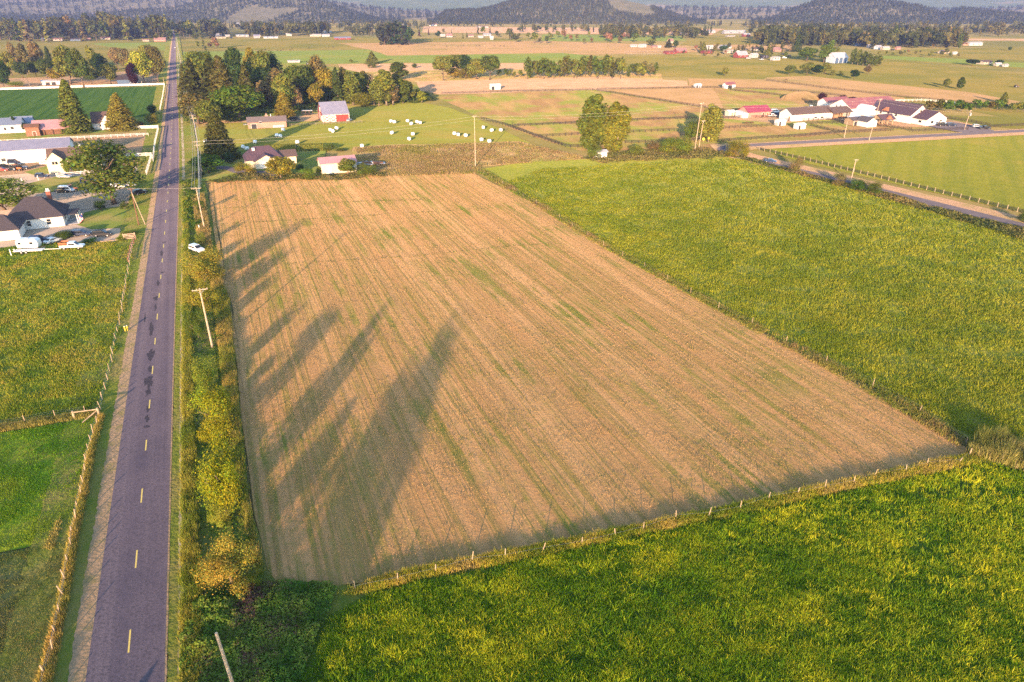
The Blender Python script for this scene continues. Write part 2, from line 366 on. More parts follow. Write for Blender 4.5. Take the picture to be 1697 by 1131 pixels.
FIELDS = [  # name, photo outline on the ground, level, material, edge wobble, step
 ('far_field', [(-250, 62), (300, 62), (292, 75), (284, 98), (-250, 104)], 1, m_olive, 3, 40),
 ('far_field', [(150, 72), (288, 70), (285, 84), (190, 80)], 2, m_green, 3, 30),
 ('far_field', [(300, 64), (560, 62), (900, 64), (640, 82), (300, 84)], 1, m_olive, 3, 40),
 ('far_field', [(298, 86), (560, 83), (612, 82), (690, 103), (560, 106), (300, 108)], 2, m_green, 3, 40),
 ('far_field', [(700, 44), (1200, 48), (1180, 58), (700, 54)], 1, m_pink, 4, 60),
 ('far_field', [(900, 57), (1130, 60), (1140, 68), (900, 68)], 2, m_green, 4, 60),
 ('far_field', [(1150, 58), (1290, 60), (1260, 74), (1130, 74)], 2, m_olive, 4, 60),
 ('far_field', [(1180, 74), (1330, 74), (1330, 84), (1180, 82)], 2, m_tan, 4, 60),
 ('far_field', [(1590, 64), (1950, 66), (1950, 69), (1590, 67)], 2, m_pink, 4, 60),
 ('far_field', [(1440, 84), (1950, 72), (1950, 130), (1460, 100)], 2, m_olive, 4, 60),
 ('far_field', [(1465, 92), (1600, 98), (1900, 118), (1900, 124), (1590, 106), (1460, 97)], 3, m_green, 3, 50),
 ('dry_field', [(560, 72), (900, 68), (1150, 76), (1190, 86), (1000, 90), (640, 92), (610, 82)], 2, m_tan, 3, 40),
 ('far_field', [(650, 92), (930, 88), (1000, 94), (960, 104), (690, 105)], 3, m_green, 3, 40),
 ('olive_field', [(930, 96), (1140, 90), (1250, 98), (1460, 98), (1950, 150), (1950, 260), (1697, 200), (1500, 165), (1330, 132), (1000, 124)], 2, m_olive, 3, 40),
 ('dry_field', [(1270, 128), (1340, 126), (1480, 140), (1600, 152), (1697, 170), (1697, 178), (1500, 160), (1330, 150), (1250, 138)], 3, m_tan, 3, 30),
 ('dry_field', [(560, 106), (700, 105), (960, 104), (960, 114), (740, 122), (560, 120)], 2, m_pink, 2, 30),
 ('brushy_field', [(560, 120), (960, 112), (1100, 122), (1100, 134), (690, 136), (560, 140)], 2, m_rough, 2, 30),
 ('stubble_field', [(690, 135), (860, 130), (1000, 127), (1140, 134), (1140, 148), (730, 156), (700, 150)], 3, m_pink, 1.5, 25),
 ('dry_field', [(1140, 130), (1290, 133), (1500, 162), (1500, 172), (1180, 180), (1000, 148), (1140, 142)], 3, m_tan, 1.5, 25),
 ('paddock', [(1180, 146), (1300, 148), (1400, 165), (1380, 176), (1200, 182)], 4, m_paddock, 1.5, 20),
 ('paddock', [(720, 160), (860, 152), (985, 149), (1180, 182), (1200, 232), (1180, 246), (960, 250), (940, 245), (800, 196)], 3, m_paddock, 1.2, 15),
 ('paddock', [(1190, 192), (1400, 196), (1510, 212), (1340, 226), (1200, 236)], 4, m_paddock, 1.0, 12),
 ('barnyard', [(1200, 186), (1290, 180), (1480, 176), (1560, 196), (1640, 212), (1480, 210), (1380, 198), (1290, 204), (1200, 196)], 5, m_dirt, 1.0, 12),
 ('meadow', [(1540, 190), (1950, 200), (1950, 226), (1697, 214), (1600, 206)], 4, m_olive, 1.0, 12),
 ('cut_meadow', [(300, 215), (400, 200), (500, 190), (570, 176), (700, 170), (745, 178), (800, 200), (880, 236), (860, 242), (640, 244), (520, 250), (300, 250)], 3, m_bale, 1.0, 10),
 ('rough_strip', [(585, 243), (640, 240), (860, 234), (960, 256), (975, 264), (800, 276), (785, 290), (560, 296), (585, 262)], 4, m_rough, 1.0, 8),
 ('green_crop_field', [(800, 279), (870, 268), (980, 263), (1230, 258), (1290, 274), (1400, 306), (1540, 345), (1697, 392), (1900, 450), (1900, 800), (1697, 752), (1612, 728), (1500, 664), (1200, 513), (1000, 404), (900, 342)], 4, m_crop, 0.6, 5),
 ('green_field', [(1258, 247), (1400, 238), (1697, 222), (1950, 208), (1950, 420), (1697, 352), (1500, 308), (1320, 266)], 4, m_crop2, 0.6, 8),
 ('mown_hay_field', [(344, 304), (360, 298), (560, 290), (785, 287), (850, 318), (1000, 407), (1200, 517), (1400, 626), (1540, 704), (1600, 738), (1606, 746), (1595, 756), (1480, 778), (1200, 838), (900, 902), (620, 963), (500, 974), (470, 972), (446, 940), (420, 850), (402, 700), (386, 520), (366, 400), (350, 340)], 4, m_hay, 0.5, 4),
 ('near_pasture', [(300, 1150), (620, 975), (900, 914), (1200, 850), (1480, 790), (1610, 764), (1720, 742), (2100, 830), (1900, 1300), (300, 1300)], 5, m_past, 0.5, 4),
 ('hedge_bank', [(298, 300), (340, 300), (352, 360), (366, 420), (384, 520), (400, 700), (418, 850), (446, 940), (470, 975), (560, 965), (640, 985), (520, 1100), (480, 1300), (285, 1300), (288, 1131), (294, 700), (300, 450)], 3, m_verge, 0.3, 4),
 ('left_pasture', [(-400, 440), (0, 411), (40, 405), (60, 402), (150, 400), (226, 398), (205, 545), (166, 684), (0, 712), (-400, 780)], 4, m_left, 0.4, 4),
 ('left_paddock', [(-400, 790), (0, 716), (160, 690), (120, 890), (0, 915), (-400, 980)], 4, m_short, 0.4, 4),
 ('mown_corner', [(-400, 985), (0, 917), (122, 893), (98, 1000), (70, 1160), (40, 1300), (-500, 1300)], 4, m_mown, 0.3, 4),
 ('crop_field', [(-300, 152), (0, 149), (268, 143), (262, 192), (180, 196), (0, 205), (-300, 215)], 4, m_dark, 0.3, 10),
 ('lawn', [(-300, 222), (0, 203), (262, 192), (264, 212), (0, 232), (-300, 250)], 3, m_lawn, 0.3, 8),
 ('dirt_paddock', [(-100, 238), (100, 228), (258, 218), (248, 268), (100, 282), (-100, 300)], 4, m_dirt, 0.3, 6),
 ('dry_yard', [(-300, 152), (0, 148), (272, 140), (276, 112), (120, 126), (-300, 140)], 2, m_dirt, 1, 20),
 ('farmyard', [(-200, 292), (0, 278), (96, 270), (100, 285), (170, 283), (240, 272), (262, 282), (246, 330), (240, 390), (222, 402), (150, 401), (60, 402), (30, 407), (-200, 425)], 3, m_yard, 0.3, 5),
 ('lawn', [(40, 285), (95, 270), (97, 284), (60, 291)], 5, m_lawn, 0.2, 3),
 ('lawn', [(30, 308), (90, 293), (165, 291), (240, 286), (244, 310), (130, 314), (60, 320)], 5, m_lawn, 0.3, 3),
 ('lawn', [(140, 352), (170, 345), (240, 338), (236, 375), (150, 380), (128, 372)], 5, m_lawn, 0.3, 3),
 ('gravel_drive', [(150, 384), (240, 376), (262, 366), (252, 392), (225, 390), (140, 396), (60, 399), (40, 396), (110, 384)], 6, m_yard, 0.1, 3),
 ('gravel_drive', [(60, 322), (140, 316), (250, 308), (268, 296), (262, 318), (240, 324), (150, 346), (100, 352), (70, 340)], 6, m_yard, 0.2, 3),
 ('lawn', [(330, 300), (345, 250), (440, 244), (540, 246), (535, 290), (420, 296)], 4, m_lawn, 0.3, 5),
 ('gravel_drive', [(298, 277), (375, 275), (408, 282), (470, 284), (470, 291), (400, 291), (370, 280), (298, 282)], 6, m_asph2, 0.1, 3),
 ('dirt_lane', [(299, 203), (400, 199), (470, 196), (530, 186), (545, 200), (480, 202), (400, 203), (299, 207)], 5, m_grav, 0.2, 5),
 ('wood_floor', [(300, 206), (300, 120), (420, 100), (560, 112), (690, 140), (720, 165), (690, 172), (560, 172), (500, 186), (420, 205)], 2, m_verge, 1, 10),
]
for k, (nm, px, lv, mt, amp, st) in enumerate(sorted(FIELDS, key=lambda q: q[2])):
    sheet(nm, wpoly(px), -0.30 + 0.0045 * k, mt, amp, st)   # every sheet a little above the one before

# the county lane: edges traced on the ground
LEFT = [(1131, 141), (1000, 159.5), (800, 190), (700, 204), (480, 237.4), (390, 250.5), (290, 264), (220, 272.4), (180, 275.6), (150, 278), (110, 281.2), (80, 284), (55, 287), (42, 288.7)]
RIGHT = [(1131, 272.4), (1000, 275.8), (800, 281), (700, 283.6), (480, 290.2), (380, 294), (290, 296.6), (220, 296.2), (180, 295), (150, 293.4), (110, 292), (80, 291.2), (55, 290.2), (42, 289.8)]
def edge(tab):
    p = [Vector(G(x, y)) for y, x in tab]
    p.insert(0, p[0] + (p[0] - p[1]).normalized() * 60); return p
EL, ER = edge(LEFT), edge(RIGHT)
def resample(p, n):
    d = [0]
    for a, b in zip(p, p[1:]): d.append(d[-1] + (b - a).length)
    out = []
    for k in range(n):
        t = d[-1] * (k / (n - 1)) ** 2; i = max(j for j in range(len(d)) if d[j] <= t + 1e-9); i = min(i, len(p) - 2)
        out.append(p[i].lerp(p[i + 1], (t - d[i]) / (d[i + 1] - d[i])))
    return out
def smoothed(p):
    q = p[:]
    for _ in range(3):
        q = [q[0]] + [(q[i - 1] + q[i] * 2 + q[i + 1]) / 4 for i in range(1, len(q) - 1)] + [q[-1]]
    return q
EL, ER = smoothed(resample(EL, 60)), smoothed(resample(ER, 60))
def offs(a, b, t):                              # t=0 left edge, 1 right edge, may run outside
    return [p + (q - p).normalized() * (t * 6.4 if t < 0 else (q - p).length * t if t <= 1 else (q - p).length + (t - 1) * 6.4) for p, q in zip(a, b)]
def strip(name, L_, R_, z, mat, nmax=None, wob=0.0, seed=0):
    L_, R_ = L_[:nmax], R_[:nmax]
    if wob:
        L2, R2 = [], []
        for S, T in ((L_, L2), (R_, R2)):
            k = 0
            for a, b in zip(S, S[1:]):
                n = max(1, min(40, int((b - a).length / 1.2)))
                for q in range(n):
                    T.append((a, b, q / n))
        rnd = random.Random(seed); n = min(len(L2), len(R2))
        # resample both sides with the same count
        def at(S, t):
            f = t * (len(S) - 1); i = min(int(f), len(S) - 2); return S[i].lerp(S[i + 1], f - i)
        LL = [at(L_, i / (n - 1)) for i in range(n)]; RR = [at(R_, i / (n - 1)) for i in range(n)]
        L_ = [p + (p - q).normalized() * rnd.uniform(-wob, wob) for p, q in zip(LL, RR)]
        R_ = [q + (q - p).normalized() * rnd.uniform(-wob, wob) for p, q in zip(LL, RR)]
    v = [(p.x, p.y, z) for p in L_] + [(p.x, p.y, z) for p in R_]; n = len(L_)
    me = bpy.data.meshes.new(name); me.from_pydata(v, [], [(i, n + i, n + i + 1, i + 1) for i in range(n - 1)])
    return struct(name, me, mat)
strip('verge', offs(EL, ER, -1.35), offs(EL, ER, -0.1), 0.012, m_verge, None, 0.25, 1)
strip('verge', offs(EL, ER, 1.02), offs(EL, ER, 2.2), 0.010, m_verge, None, 0.25, 2)
strip('gravel_shoulder', offs(EL, ER, -0.27), offs(EL, ER, 0.02), 0.024, m_grav, None, 0.14, 3)
strip('worn_track', offs(EL, ER, 1.20), offs(EL, ER, 1.36), 0.024, m_path, 44, 0.10, 4)
strip('gravel_edge', offs(EL, ER, 0.985), offs(EL, ER, 1.035), 0.030, m_grav, 50, 0.03, 5)
road = strip('road', EL, ER, 0.036, m_asph)
cl = [(a + b) / 2 for a, b in zip(EL, ER)]; cl = [p + (b - a).normalized() * 0.12 for p, a, b in zip(cl, EL, ER)]
# yellow centre dashes, one part of the road each
def walk(p, step, start=0.0):
    out = []; need = start
    for a, b in zip(p, p[1:]):
        L = (b - a).length; d = need
        while d < L:
            out.append((a.lerp(b, d / L), (b - a).normalized())); d += step
        need = d - L
    return out
dash_me = bpy.data.meshes.new('marking_dash'); dash_me.from_pydata([(-.065, -1.5, 0), (.065, -1.5, 0), (.065, 1.5, 0), (-.065, 1.5, 0)], [], [(0, 1, 2, 3)]); dash_me.materials.append(m_yel)
d0 = min(range(len(cl)), key=lambda i: abs(cl[i].y - G(212, 1063)[1]))
first = G(212, 1063)
best = min((abs((Vector(first) - p).length), s) for s in np.arange(0, 12.2, 0.2) for p, t in walk(cl[:d0 + 6], 12.2, s))[1]
for k, (p, t) in enumerate(walk(cl, 12.2, best)[:60]):
    o = obj('marking_dash', dash_me, None, road, (p.x, p.y, 0.042), math.atan2(-t.x, t.y))
    o.scale = (1 + 0.004 * p.y, 0.95 + 0.1 * random.random(), 1)
# tar patches down the middle of the lane
rp = random.Random(4); k = 0
for (y, x, w, l) in ((545, 251, 1.1, 6), (588, 250, 1.2, 5), (612, 249, .9, 3), (632, 247, 1.3, 5), (650, 246, 1.0, 3.5), (678, 246, .8, 2), (694, 244, .7, 2), (708, 243, .9, .8), (510, 258, .5, 4), (528, 240, .35, 6), (452, 269, 1.0, 1.2), (420, 268, .7, 5), (470, 262, .8, 3), (402, 272, .9, 1), (470, 262, .6, 4), (495, 258, .9, 3)):
    c = Vector(G(x, y)); n = 22
    p = []
    for i in range(n):
        a = 2 * math.pi * i / n; rr = rp.uniform(.5, 1.25); lx, ly = math.cos(a) * w / 2 * rr, math.sin(a) * l / 2 * rr
        p.append((c.x + lx * math.cos(TH) - ly * math.sin(TH), c.y + lx * math.sin(TH) + ly * math.cos(TH)))
    k += 1; sheet('tar_patch', p, 0.039 + 0.0001 * k, m_tar, 0)
# round reflector studs between the dashes, and the second road bending away on the right
RB = [(1950, 204), (1697, 217), (1500, 227.5), (1350, 235), (1270, 239.5), (1225, 242), (1206, 244), (1199, 247), (1202, 251.5), (1215, 257.5), (1245, 265), (1330, 284.5), (1450, 314), (1560, 341), (1700, 376), (1950, 440)]
rb = [Vector(G(*p)) for p in RB]
def subdiv(p, it=2):
    for _ in range(it):
        q = [p[0]]
        for a, b in zip(p, p[1:]): q += [a.lerp(b, .25), a.lerp(b, .75)]
        p = q + [p[-1]]
    return p
rb = subdiv(rb, 3)
def ribbon(c, w0, w1):
    L_, R_ = [], []
    for i in range(len(c)):
        t = (c[min(i + 1, len(c) - 1)] - c[max(i - 1, 0)]).normalized(); n = Vector((-t.y, t.x))
        L_.append(c[i] + n * w1); R_.append(c[i] + n * w0)
    return L_, R_
a, b = ribbon(rb, -4.6, 9.5); strip('gravel_shoulder', a, b, 0.014, m_road_bank)
a, b = ribbon(rb, -3.0, 3.0); strip('side_road', a, b, 0.030, m_asph2)
sheet('gravel_apron', wpoly([(1176, 240), (1205, 238), (1212, 246), (1200, 254), (1185, 250)]), 0.02, m_grav, .2, 3)
sheet('driveway', wpoly([(1545, 200), (1590, 204), (1640, 214), (1652, 219), (1600, 221), (1540, 210)]), 0.022, m_asph2, .2, 6)
# worn wheel track along the left edge of the hay field
m_swd = field_mat('swath_dark', (0.36, 0.225, 0.09), (0.26, 0.19, 0.06), (0.44, 0.26, 0.115), 0.9, 0.3, (0.42, 0.6), bump=0.5, s_bump=2.0)
sheet('wheel_track', wpoly([(348, 335), (353, 335), (360, 385), (376, 470), (392, 560), (402, 650), (397, 650), (387, 560), (370, 470), (355, 385)]), 0.007, m_swd, .15, 2)

# ------------------------------------------------------------------ haze and hills
def hill(name, prof, D0, D1, mat, seed, rough=10, back=1.6, nx=220, ny=26):
    """a wooded ridge: foot D0 metres ahead, crest D1, crest line from the profile"""
    xs = np.linspace(prof[0][0], prof[-1][0], nx); ys = np.interp(xs, [p[0] for p in prof], [p[1] for p in prof])
    zc = np.array([zat(y, D1) for y in ys]); u = (xs - 848.5) / FPX / math.cos(PITCH)
    ts = np.linspace(0, back, ny); V = []
    for t in ts:
        D = D0 + (D1 - D0) * t
        s = np.sin(min(t, 1) * math.pi / 2) ** 1.2 if t <= 1 else 1 - 0.6 * ((t - 1) / (back - 1)) ** 1.5
        x = u * D; y = np.full(nx, D)
        env = 1 - 0.75 * abs(t - 1) if t < 1 else 1.0
        z = zc * s + (fbm(x, y, (D1 - D0) * .35, seed) - .5) * rough * 4 * math.sin(min(t, 1) * math.pi) + (vnoise(x, y, 45, seed + 5) - .5) * rough * (0.4 if t else 0)
        V.append(np.stack([x, y, np.maximum(z, -0.4)], 1))
    V = np.concatenate(V); F = [(j * nx + i, j * nx + i + 1, (j + 1) * nx + i + 1, (j + 1) * nx + i) for j in range(ny - 1) for i in range(nx - 1)]
    o = struct(name, np_mesh(name, V, F, mats=[mat]), None); return V.reshape(ny, nx, 3)
m_forest = field_mat('forest_floor', (0.075, 0.08, 0.05), (0.11, 0.105, 0.07), (0.17, 0.14, 0.10), 0.03, 0.004, (0.5, 0.7), bump=1.0, s_bump=0.06)
m_cut = field_mat('cutover_slope', (0.055, 0.085, 0.045), (0.08, 0.105, 0.055), (0.15, 0.13, 0.085), 0.01, 0.0012, (0.56, 0.66), bump=0.8, s_bump=0.03)
H_ = {}
H_['a'] = hill('far_ridge', [(-250, -40), (0, -36), (500, -30), (640, -18), (720, -14), (800, -20), (1060, -18), (1130, -18), (1260, -26), (1500, -26), (1950, -36)], 4200, 6200, m_cut, 3, 22)
H_['b'] = hill('valley_slope', [(-500, -4), (0, -4), (100, -2), (200, 1), (300, -2), (420, -6), (520, -8), (590, 0), (640, 10), (700, 17), (770, 20), (840, 22), (1000, 22), (1060, 12), (1190, 13), (1300, 18), (1400, 16), (1500, 15), (1600, 9), (1700, 10), (2200, 4)], 2900, 3900, m_forest, 7, 14)
H_['c'] = hill('wooded_hill', [(-500, 22), (0, 10), (40, 14), (110, 12), (150, 22), (180, 24), (290, 26), (320, 22), (400, 14), (460, -2), (560, -4), (600, 4), (640, 22), (660, 30), (700, 40)], 2350, 2900, m_forest, 11, 8)
H_['d'] = hill('wooded_knoll', [(735, 42), (760, 20), (800, 19), (820, 14), (850, 3), (880, -3), (940, -5), (990, -1), (1025, 8), (1050, 20), (1075, 28), (1110, 42)], 2250, 2650, m_forest, 13, 7)
H_['e'] = hill('wooded_knoll', [(1170, 42), (1200, 30), (1230, 13), (1258, 1), (1310, 0), (1360, 5), (1395, 12), (1425, 24), (1450, 14), (1480, 20), (1540, 26), (1600, 16), (1640, 10), (1700, 12), (1760, 10), (1900, 12), (2150, 20)], 2250, 2700, m_forest, 17, 7)

hz = bpy.data.meshes.new('haze'); b_ = MB().box(-9200, 9200, -600, 14200, -1.6, 340); hz = b_.mesh('haze')
m_h, nt, out = nmat('haze_air'); pv = nt.nodes.new('ShaderNodeVolumePrincipled'); pv.inputs['Color'].default_value = (0.38, 0.47, 1.0, 1)
pv.inputs['Density'].default_value = 0.000085; pv.inputs['Anisotropy'].default_value = 0.0
nt.links.new(pv.outputs[0], out.inputs['Volume']); ho = obj('haze', hz, m_h); ho['kind'] = 'stuff'
# ------------------------------------------------------------------ vegetation
NR = np.random.default_rng(7)
m_bark = plain('bark', (0.16, 0.115, 0.08), 0.9, 0.35, 6.0)
m_bark_pale = plain('pale_bark', (0.34, 0.27, 0.20), 0.9, 0.3, 6.0)
LM = {k: leaf_mat('leaves_' + k, c) for k, c in dict(
    green=(0.10, 0.16, 0.022), olive=(0.14, 0.165, 0.028), yellow=(0.30, 0.265, 0.02), olivegold=(0.20, 0.19, 0.028), lime=(0.20, 0.245, 0.03), dark=(0.05, 0.085, 0.02),
    fir=(0.105, 0.105, 0.026), pale=(0.21, 0.17, 0.065), purple=(0.055, 0.022, 0.03), gold=(0.25, 0.21, 0.028), rust=(0.22, 0.14, 0.065), far=(0.12, 0.125, 0.038), fardark=(0.06, 0.07, 0.035)).items()}
def leaf_quads(C, S, N, col, twist=0.9):
    """one four-sided leaf clump per centre: C centres, S sizes, N facing directions"""
    n = len(C); N = N + NR.normal(0, twist, (n, 3)) * 0.6; N /= np.linalg.norm(N, axis=1, keepdims=True) + 1e-9
    A = NR.normal(0, 1, (n, 3)); U = np.cross(N, A); U /= np.linalg.norm(U, axis=1, keepdims=True) + 1e-9; W = np.cross(N, U)
    s = S[:, None]; a = NR.uniform(.55, 1, (n, 1)); b = NR.uniform(.35, .8, (n, 1)); k = NR.uniform(-.3, .3, (n, 1))
    V = np.stack([C + U * s * a, C + W * s * b + U * s * k, C - U * s * a * .8, C - W * s * b - N * s * .25], 1).reshape(-1, 3)
    return V, np.arange(n * 4).reshape(n, 4), np.repeat(col, 4, 0)
def leafcol(n, v=0.28, warm=0.12):
    b = NR.uniform(1 - v, 1 + v, (n, 1)); h = NR.normal(0, warm, (n, 1))
    return np.clip(b * np.concatenate([1 + h, np.ones_like(h), 1 - h], 1), .1, 2.5)
def crown_broad(seed, n, leaf, rx=0.36, z0=0.2, lobes=13, lr=(0.13, 0.21)):
    global NR; NR = np.random.default_rng(seed); Cs, Ns, cl = [], [], []
    for k in range(lobes):
        d = NR.normal(0, 1, 3); d /= np.linalg.norm(d); rr = NR.uniform(.35, .95) ** .6
        zc = z0 + (1 - z0) * (.5 + .36 * d[2] * rr); taper = 1 - .45 * max(0, (zc - .62) / .38)
        c = np.array([d[0] * rx * .72 * rr * taper, d[1] * rx * .72 * rr * taper, zc]); r = NR.uniform(*lr) * (rx / .36) ** .5
        m = int(n / lobes * (r / .17) ** 1.5)
        q = NR.normal(0, 1, (m, 3)); q /= np.linalg.norm(q, axis=1, keepdims=True); ra = r * NR.uniform(.62, 1.08, (m, 1))
        Cs.append(c + q * ra * [1, 1, .85]); Ns.append(q + [0, 0, .35]); cl.append(leafcol(m) * NR.uniform(.8, 1.2) * (1 + NR.normal(0, .05, 3)))
    C = np.concatenate(Cs); C[:, 2] = np.clip(C[:, 2], z0 * .6, 1.0)
    return leaf_quads(C, leaf * NR.uniform(.6, 1.25, len(C)), np.concatenate(Ns), np.concatenate(cl))
def crown_cone(seed, n, leaf, r=0.19, z0=0.06, droop=0.35, pw=0.85, ragged=0.25):
    global NR; NR = np.random.default_rng(seed); nb = max(26, n // 16); Cs, Ns, cl = [], [], []
    for k in range(nb):
        z = z0 + (1 - z0) * (k + NR.uniform(0, 1)) / nb; R_ = r * (1 - (z - z0) / (1 - z0)) ** pw * NR.uniform(1 - ragged, 1 + ragged * .6) + .012
        a = NR.uniform(0, 6.283); m = max(4, int(n / nb * (.35 + 1.3 * R_ / r)))
        t = NR.uniform(.18, 1, m) ** .7; w = NR.normal(0, .13, m) * R_ * (.5 + t)
        x = math.cos(a) * R_ * t - math.sin(a) * w; y = math.sin(a) * R_ * t + math.cos(a) * w
        zz = z - droop * R_ * t ** 1.6 + NR.normal(0, .008, m)
        Cs.append(np.stack([x, y, zz], 1)); Ns.append(np.tile([math.cos(a) * .7, math.sin(a) * .7, .8], (m, 1))); cl.append(leafcol(m, .3, .08) * NR.uniform(.75, 1.2))
    C = np.concatenate(Cs); C[:, 2] = np.maximum(C[:, 2], .02)
    return leaf_quads(C, leaf * NR.uniform(.7, 1.3, len(C)), np.concatenate(Ns), np.concatenate(cl), .7)
def crown_tall(seed, n, leaf, r=0.15, z0=0.1):
    """upright crown: poplars, alders, birches"""
    global NR; NR = np.random.default_rng(seed); Cs, Ns, cl = [], [], []
    for k in range(15):
        t = (k + NR.uniform(0, 1)) / 15; zc = z0 + (1 - z0) * (.06 + .86 * t); env = r * (math.sin(math.pi * min(.97, .12 + .84 * t)) ** .6)
        a = NR.uniform(0, 6.283); c = np.array([math.cos(a) * env * .5, math.sin(a) * env * .5, zc]); rr = env * NR.uniform(.45, .7) + .015; m = int(n / 15)
        q = NR.normal(0, 1, (m, 3)); q /= np.linalg.norm(q, axis=1, keepdims=True)
        Cs.append(c + q * rr * NR.uniform(.6, 1.1, (m, 1)) * [1, 1, 1.5]); Ns.append(q + [0, 0, .3]); cl.append(leafcol(m) * NR.uniform(.8, 1.2))
    C = np.concatenate(Cs); C[:, 2] = np.clip(C[:, 2], .03, 1)
    return leaf_quads(C, leaf * NR.uniform(.6, 1.25, len(C)), np.concatenate(Ns), np.concatenate(cl))
def crown_shrub(seed, n, leaf, rx=0.5, lobes=16, spiky=0.0):
    global NR; NR = np.random.default_rng(seed); Cs, Ns, cl = [], [], []
    for k in range(lobes):
        a = NR.uniform(0, 6.283); q0 = NR.uniform(0, 1) ** .6 * rx * .68; z = NR.uniform(.14, .80) * (1 - .5 * (q0 / rx) ** 2)
        c = np.array([math.cos(a) * q0, math.sin(a) * q0, z]); r = NR.uniform(.12, .23); m = n // lobes
        q = NR.normal(0, 1, (m, 3)); q /= np.linalg.norm(q, axis=1, keepdims=True)
        rad = NR.uniform(.5, 1.1, (m, 1)) + (NR.uniform(0, 1, (m, 1)) > .93) * spiky
        Cs.append(c + q * r * rad); Ns.append(q + [0, 0, .4]); cl.append(leafcol(m, .32, .16) * NR.uniform(.8, 1.2) * (1 + NR.normal(0, .07, 3)))
    C = np.concatenate(Cs); C[:, 2] = np.clip(C[:, 2], .01, 1.05)
    return leaf_quads(C, leaf * NR.uniform(.5, 1.25, len(C)), np.concatenate(Ns), np.concatenate(cl))
def trunk_mesh(seed, h=0.5, r=0.022, limbs=5, bark=None, reach=.22):
    rnd = random.Random(seed); b = MB(); n = 5
    pts = [(rnd.uniform(-.01, .01) * i, rnd.uniform(-.01, .01) * i, h * i / n) for i in range(n + 1)]
    b.tube(pts, [r * (1.35 if i == 0 else 1 - .75 * i / n) for i in range(n + 1)], 7)
    for k in range(limbs):
        z = h * rnd.uniform(.35, .95); a = rnd.uniform(0, 6.283); L = reach * rnd.uniform(.6, 1.1)
        b.tube([(0, 0, z), (math.cos(a) * L * .5, math.sin(a) * L * .5, z + L * .45), (math.cos(a) * L, math.sin(a) * L, z + L * .8)], [r * .5, r * .33, r * .12], 5)
    return b.mesh('trunk', [bark or m_bark], fix=False, smooth=True)
def lm(res, name='crown'): return np_mesh(name, res[0], res[1], res[2], [LM['green']])
PROTO = {}
for i in range(5): PROTO['broad%d' % i] = (lm(crown_broad(20 + i, 4600, .036, rx=(.36, .42, .33, .38, .30)[i], z0=(.16, .2, .12, .24, .1)[i], lobes=(15, 18, 13, 12, 17)[i])), trunk_mesh(i, .55))
for i in range(4): PROTO['cone%d' % i] = (lm(crown_cone(40 + i, 4200, .026, r=(.19, .16, .23, .2)[i], pw=(.85, .7, .95, .6)[i])), trunk_mesh(10 + i, .93, .016, 3, reach=.08))
for i in range(4): PROTO['tall%d' % i] = (lm(crown_tall(60 + i, 3600, .030, r=(.14, .17, .12, .19)[i])), trunk_mesh(20 + i, .8, .014, 6, m_bark_pale, .12))
for i in range(5): PROTO['shrub%d' % i] = (lm(crown_shrub(80 + i, 13000, .0165, spiky=(.4, .7, .3, .6, .8)[i])), trunk_mesh(30 + i, .4, .03, 6, reach=.3))
for i in range(2): PROTO['cedar%d' % i] = (lm(crown_cone(190 + i, 8500, .021, r=(.19, .24)[i], z0=.03, droop=.22, pw=(.62, .75)[i], ragged=.16)), trunk_mesh(60 + i, .9, .018, 2, reach=.05))
PROTO['ball0'] = (lm(crown_broad(99, 3600, .03, rx=.5, z0=.02, lobes=22, lr=(.2, .28))), trunk_mesh(41, .3, .03, 3))
PROTO['big0'] = (lm(crown_broad(101, 10500, .021, rx=.44, z0=.06, lobes=44, lr=(.06, .14))), trunk_mesh(42, .5, .02, 9, reach=.34))
PROTO['loose0'] = (lm(crown_broad(133, 1500, .034, rx=.34, z0=.1, lobes=24, lr=(.05, .13))), trunk_mesh(51, .7, .016, 9, reach=.22))
for i in range(2): PROTO['full%d' % i] = (lm(crown_tall(71 + i, 9000, .026, r=.19, z0=.05)), trunk_mesh(70 + i, .8, .014, 6, m_bark_pale, .12))
PROTO['bare0'] = (lm(crown_tall(66, 260, .02, r=.16)), trunk_mesh(50, .9, .016, 16, m_bark_pale, .2))
# far trees: trunk and crown in one small mesh
FAR = {}
def far_mesh(res, trunk):
    V, F, c = res; tv = np.array([v.co[:] for v in trunk.vertices]); tf = [p.vertices[:] for p in trunk.polygons if len(p.vertices) == 4]
    V2 = np.concatenate([V, tv]); F2 = np.concatenate([F, np.array(tf) + len(V)]); mi = np.concatenate([np.zeros(len(F)), np.ones(len(tf))])
    return np_mesh('tree', V2, F2, np.concatenate([c, np.ones((len(tv), 3))]), [LM['far'], m_bark], mi)
for i in range(4): FAR['broad%d' % i] = far_mesh(crown_broad(120 + i, 420, .085, rx=(.36, .44, .32, .4)[i], z0=.08, lobes=9), trunk_mesh(i, .4, .02, 0))
for i in range(3): FAR['cone%d' % i] = far_mesh(crown_cone(140 + i, 420, .06, r=(.17, .2, .14)[i]), trunk_mesh(i, .9, .014, 0))
for i in range(3): FAR['tall%d' % i] = far_mesh(crown_tall(160 + i, 380, .06, r=(.14, .18, .11)[i]), trunk_mesh(i, .6, .014, 0))
_PW = {}
def proto_w(me):
    if me.name not in _PW:
        a = np.empty(len(me.vertices) * 3, np.float32); me.vertices.foreach_get('co', a); a = a.reshape(-1, 3)
        _PW[me.name] = (max(np.percentile(np.abs(a[:, 0]), 99), np.percentile(np.abs(a[:, 1]), 99)) * 2, np.percentile(a[:, 2], 99.7))
    return _PW[me.name]
TR = random.Random(11)
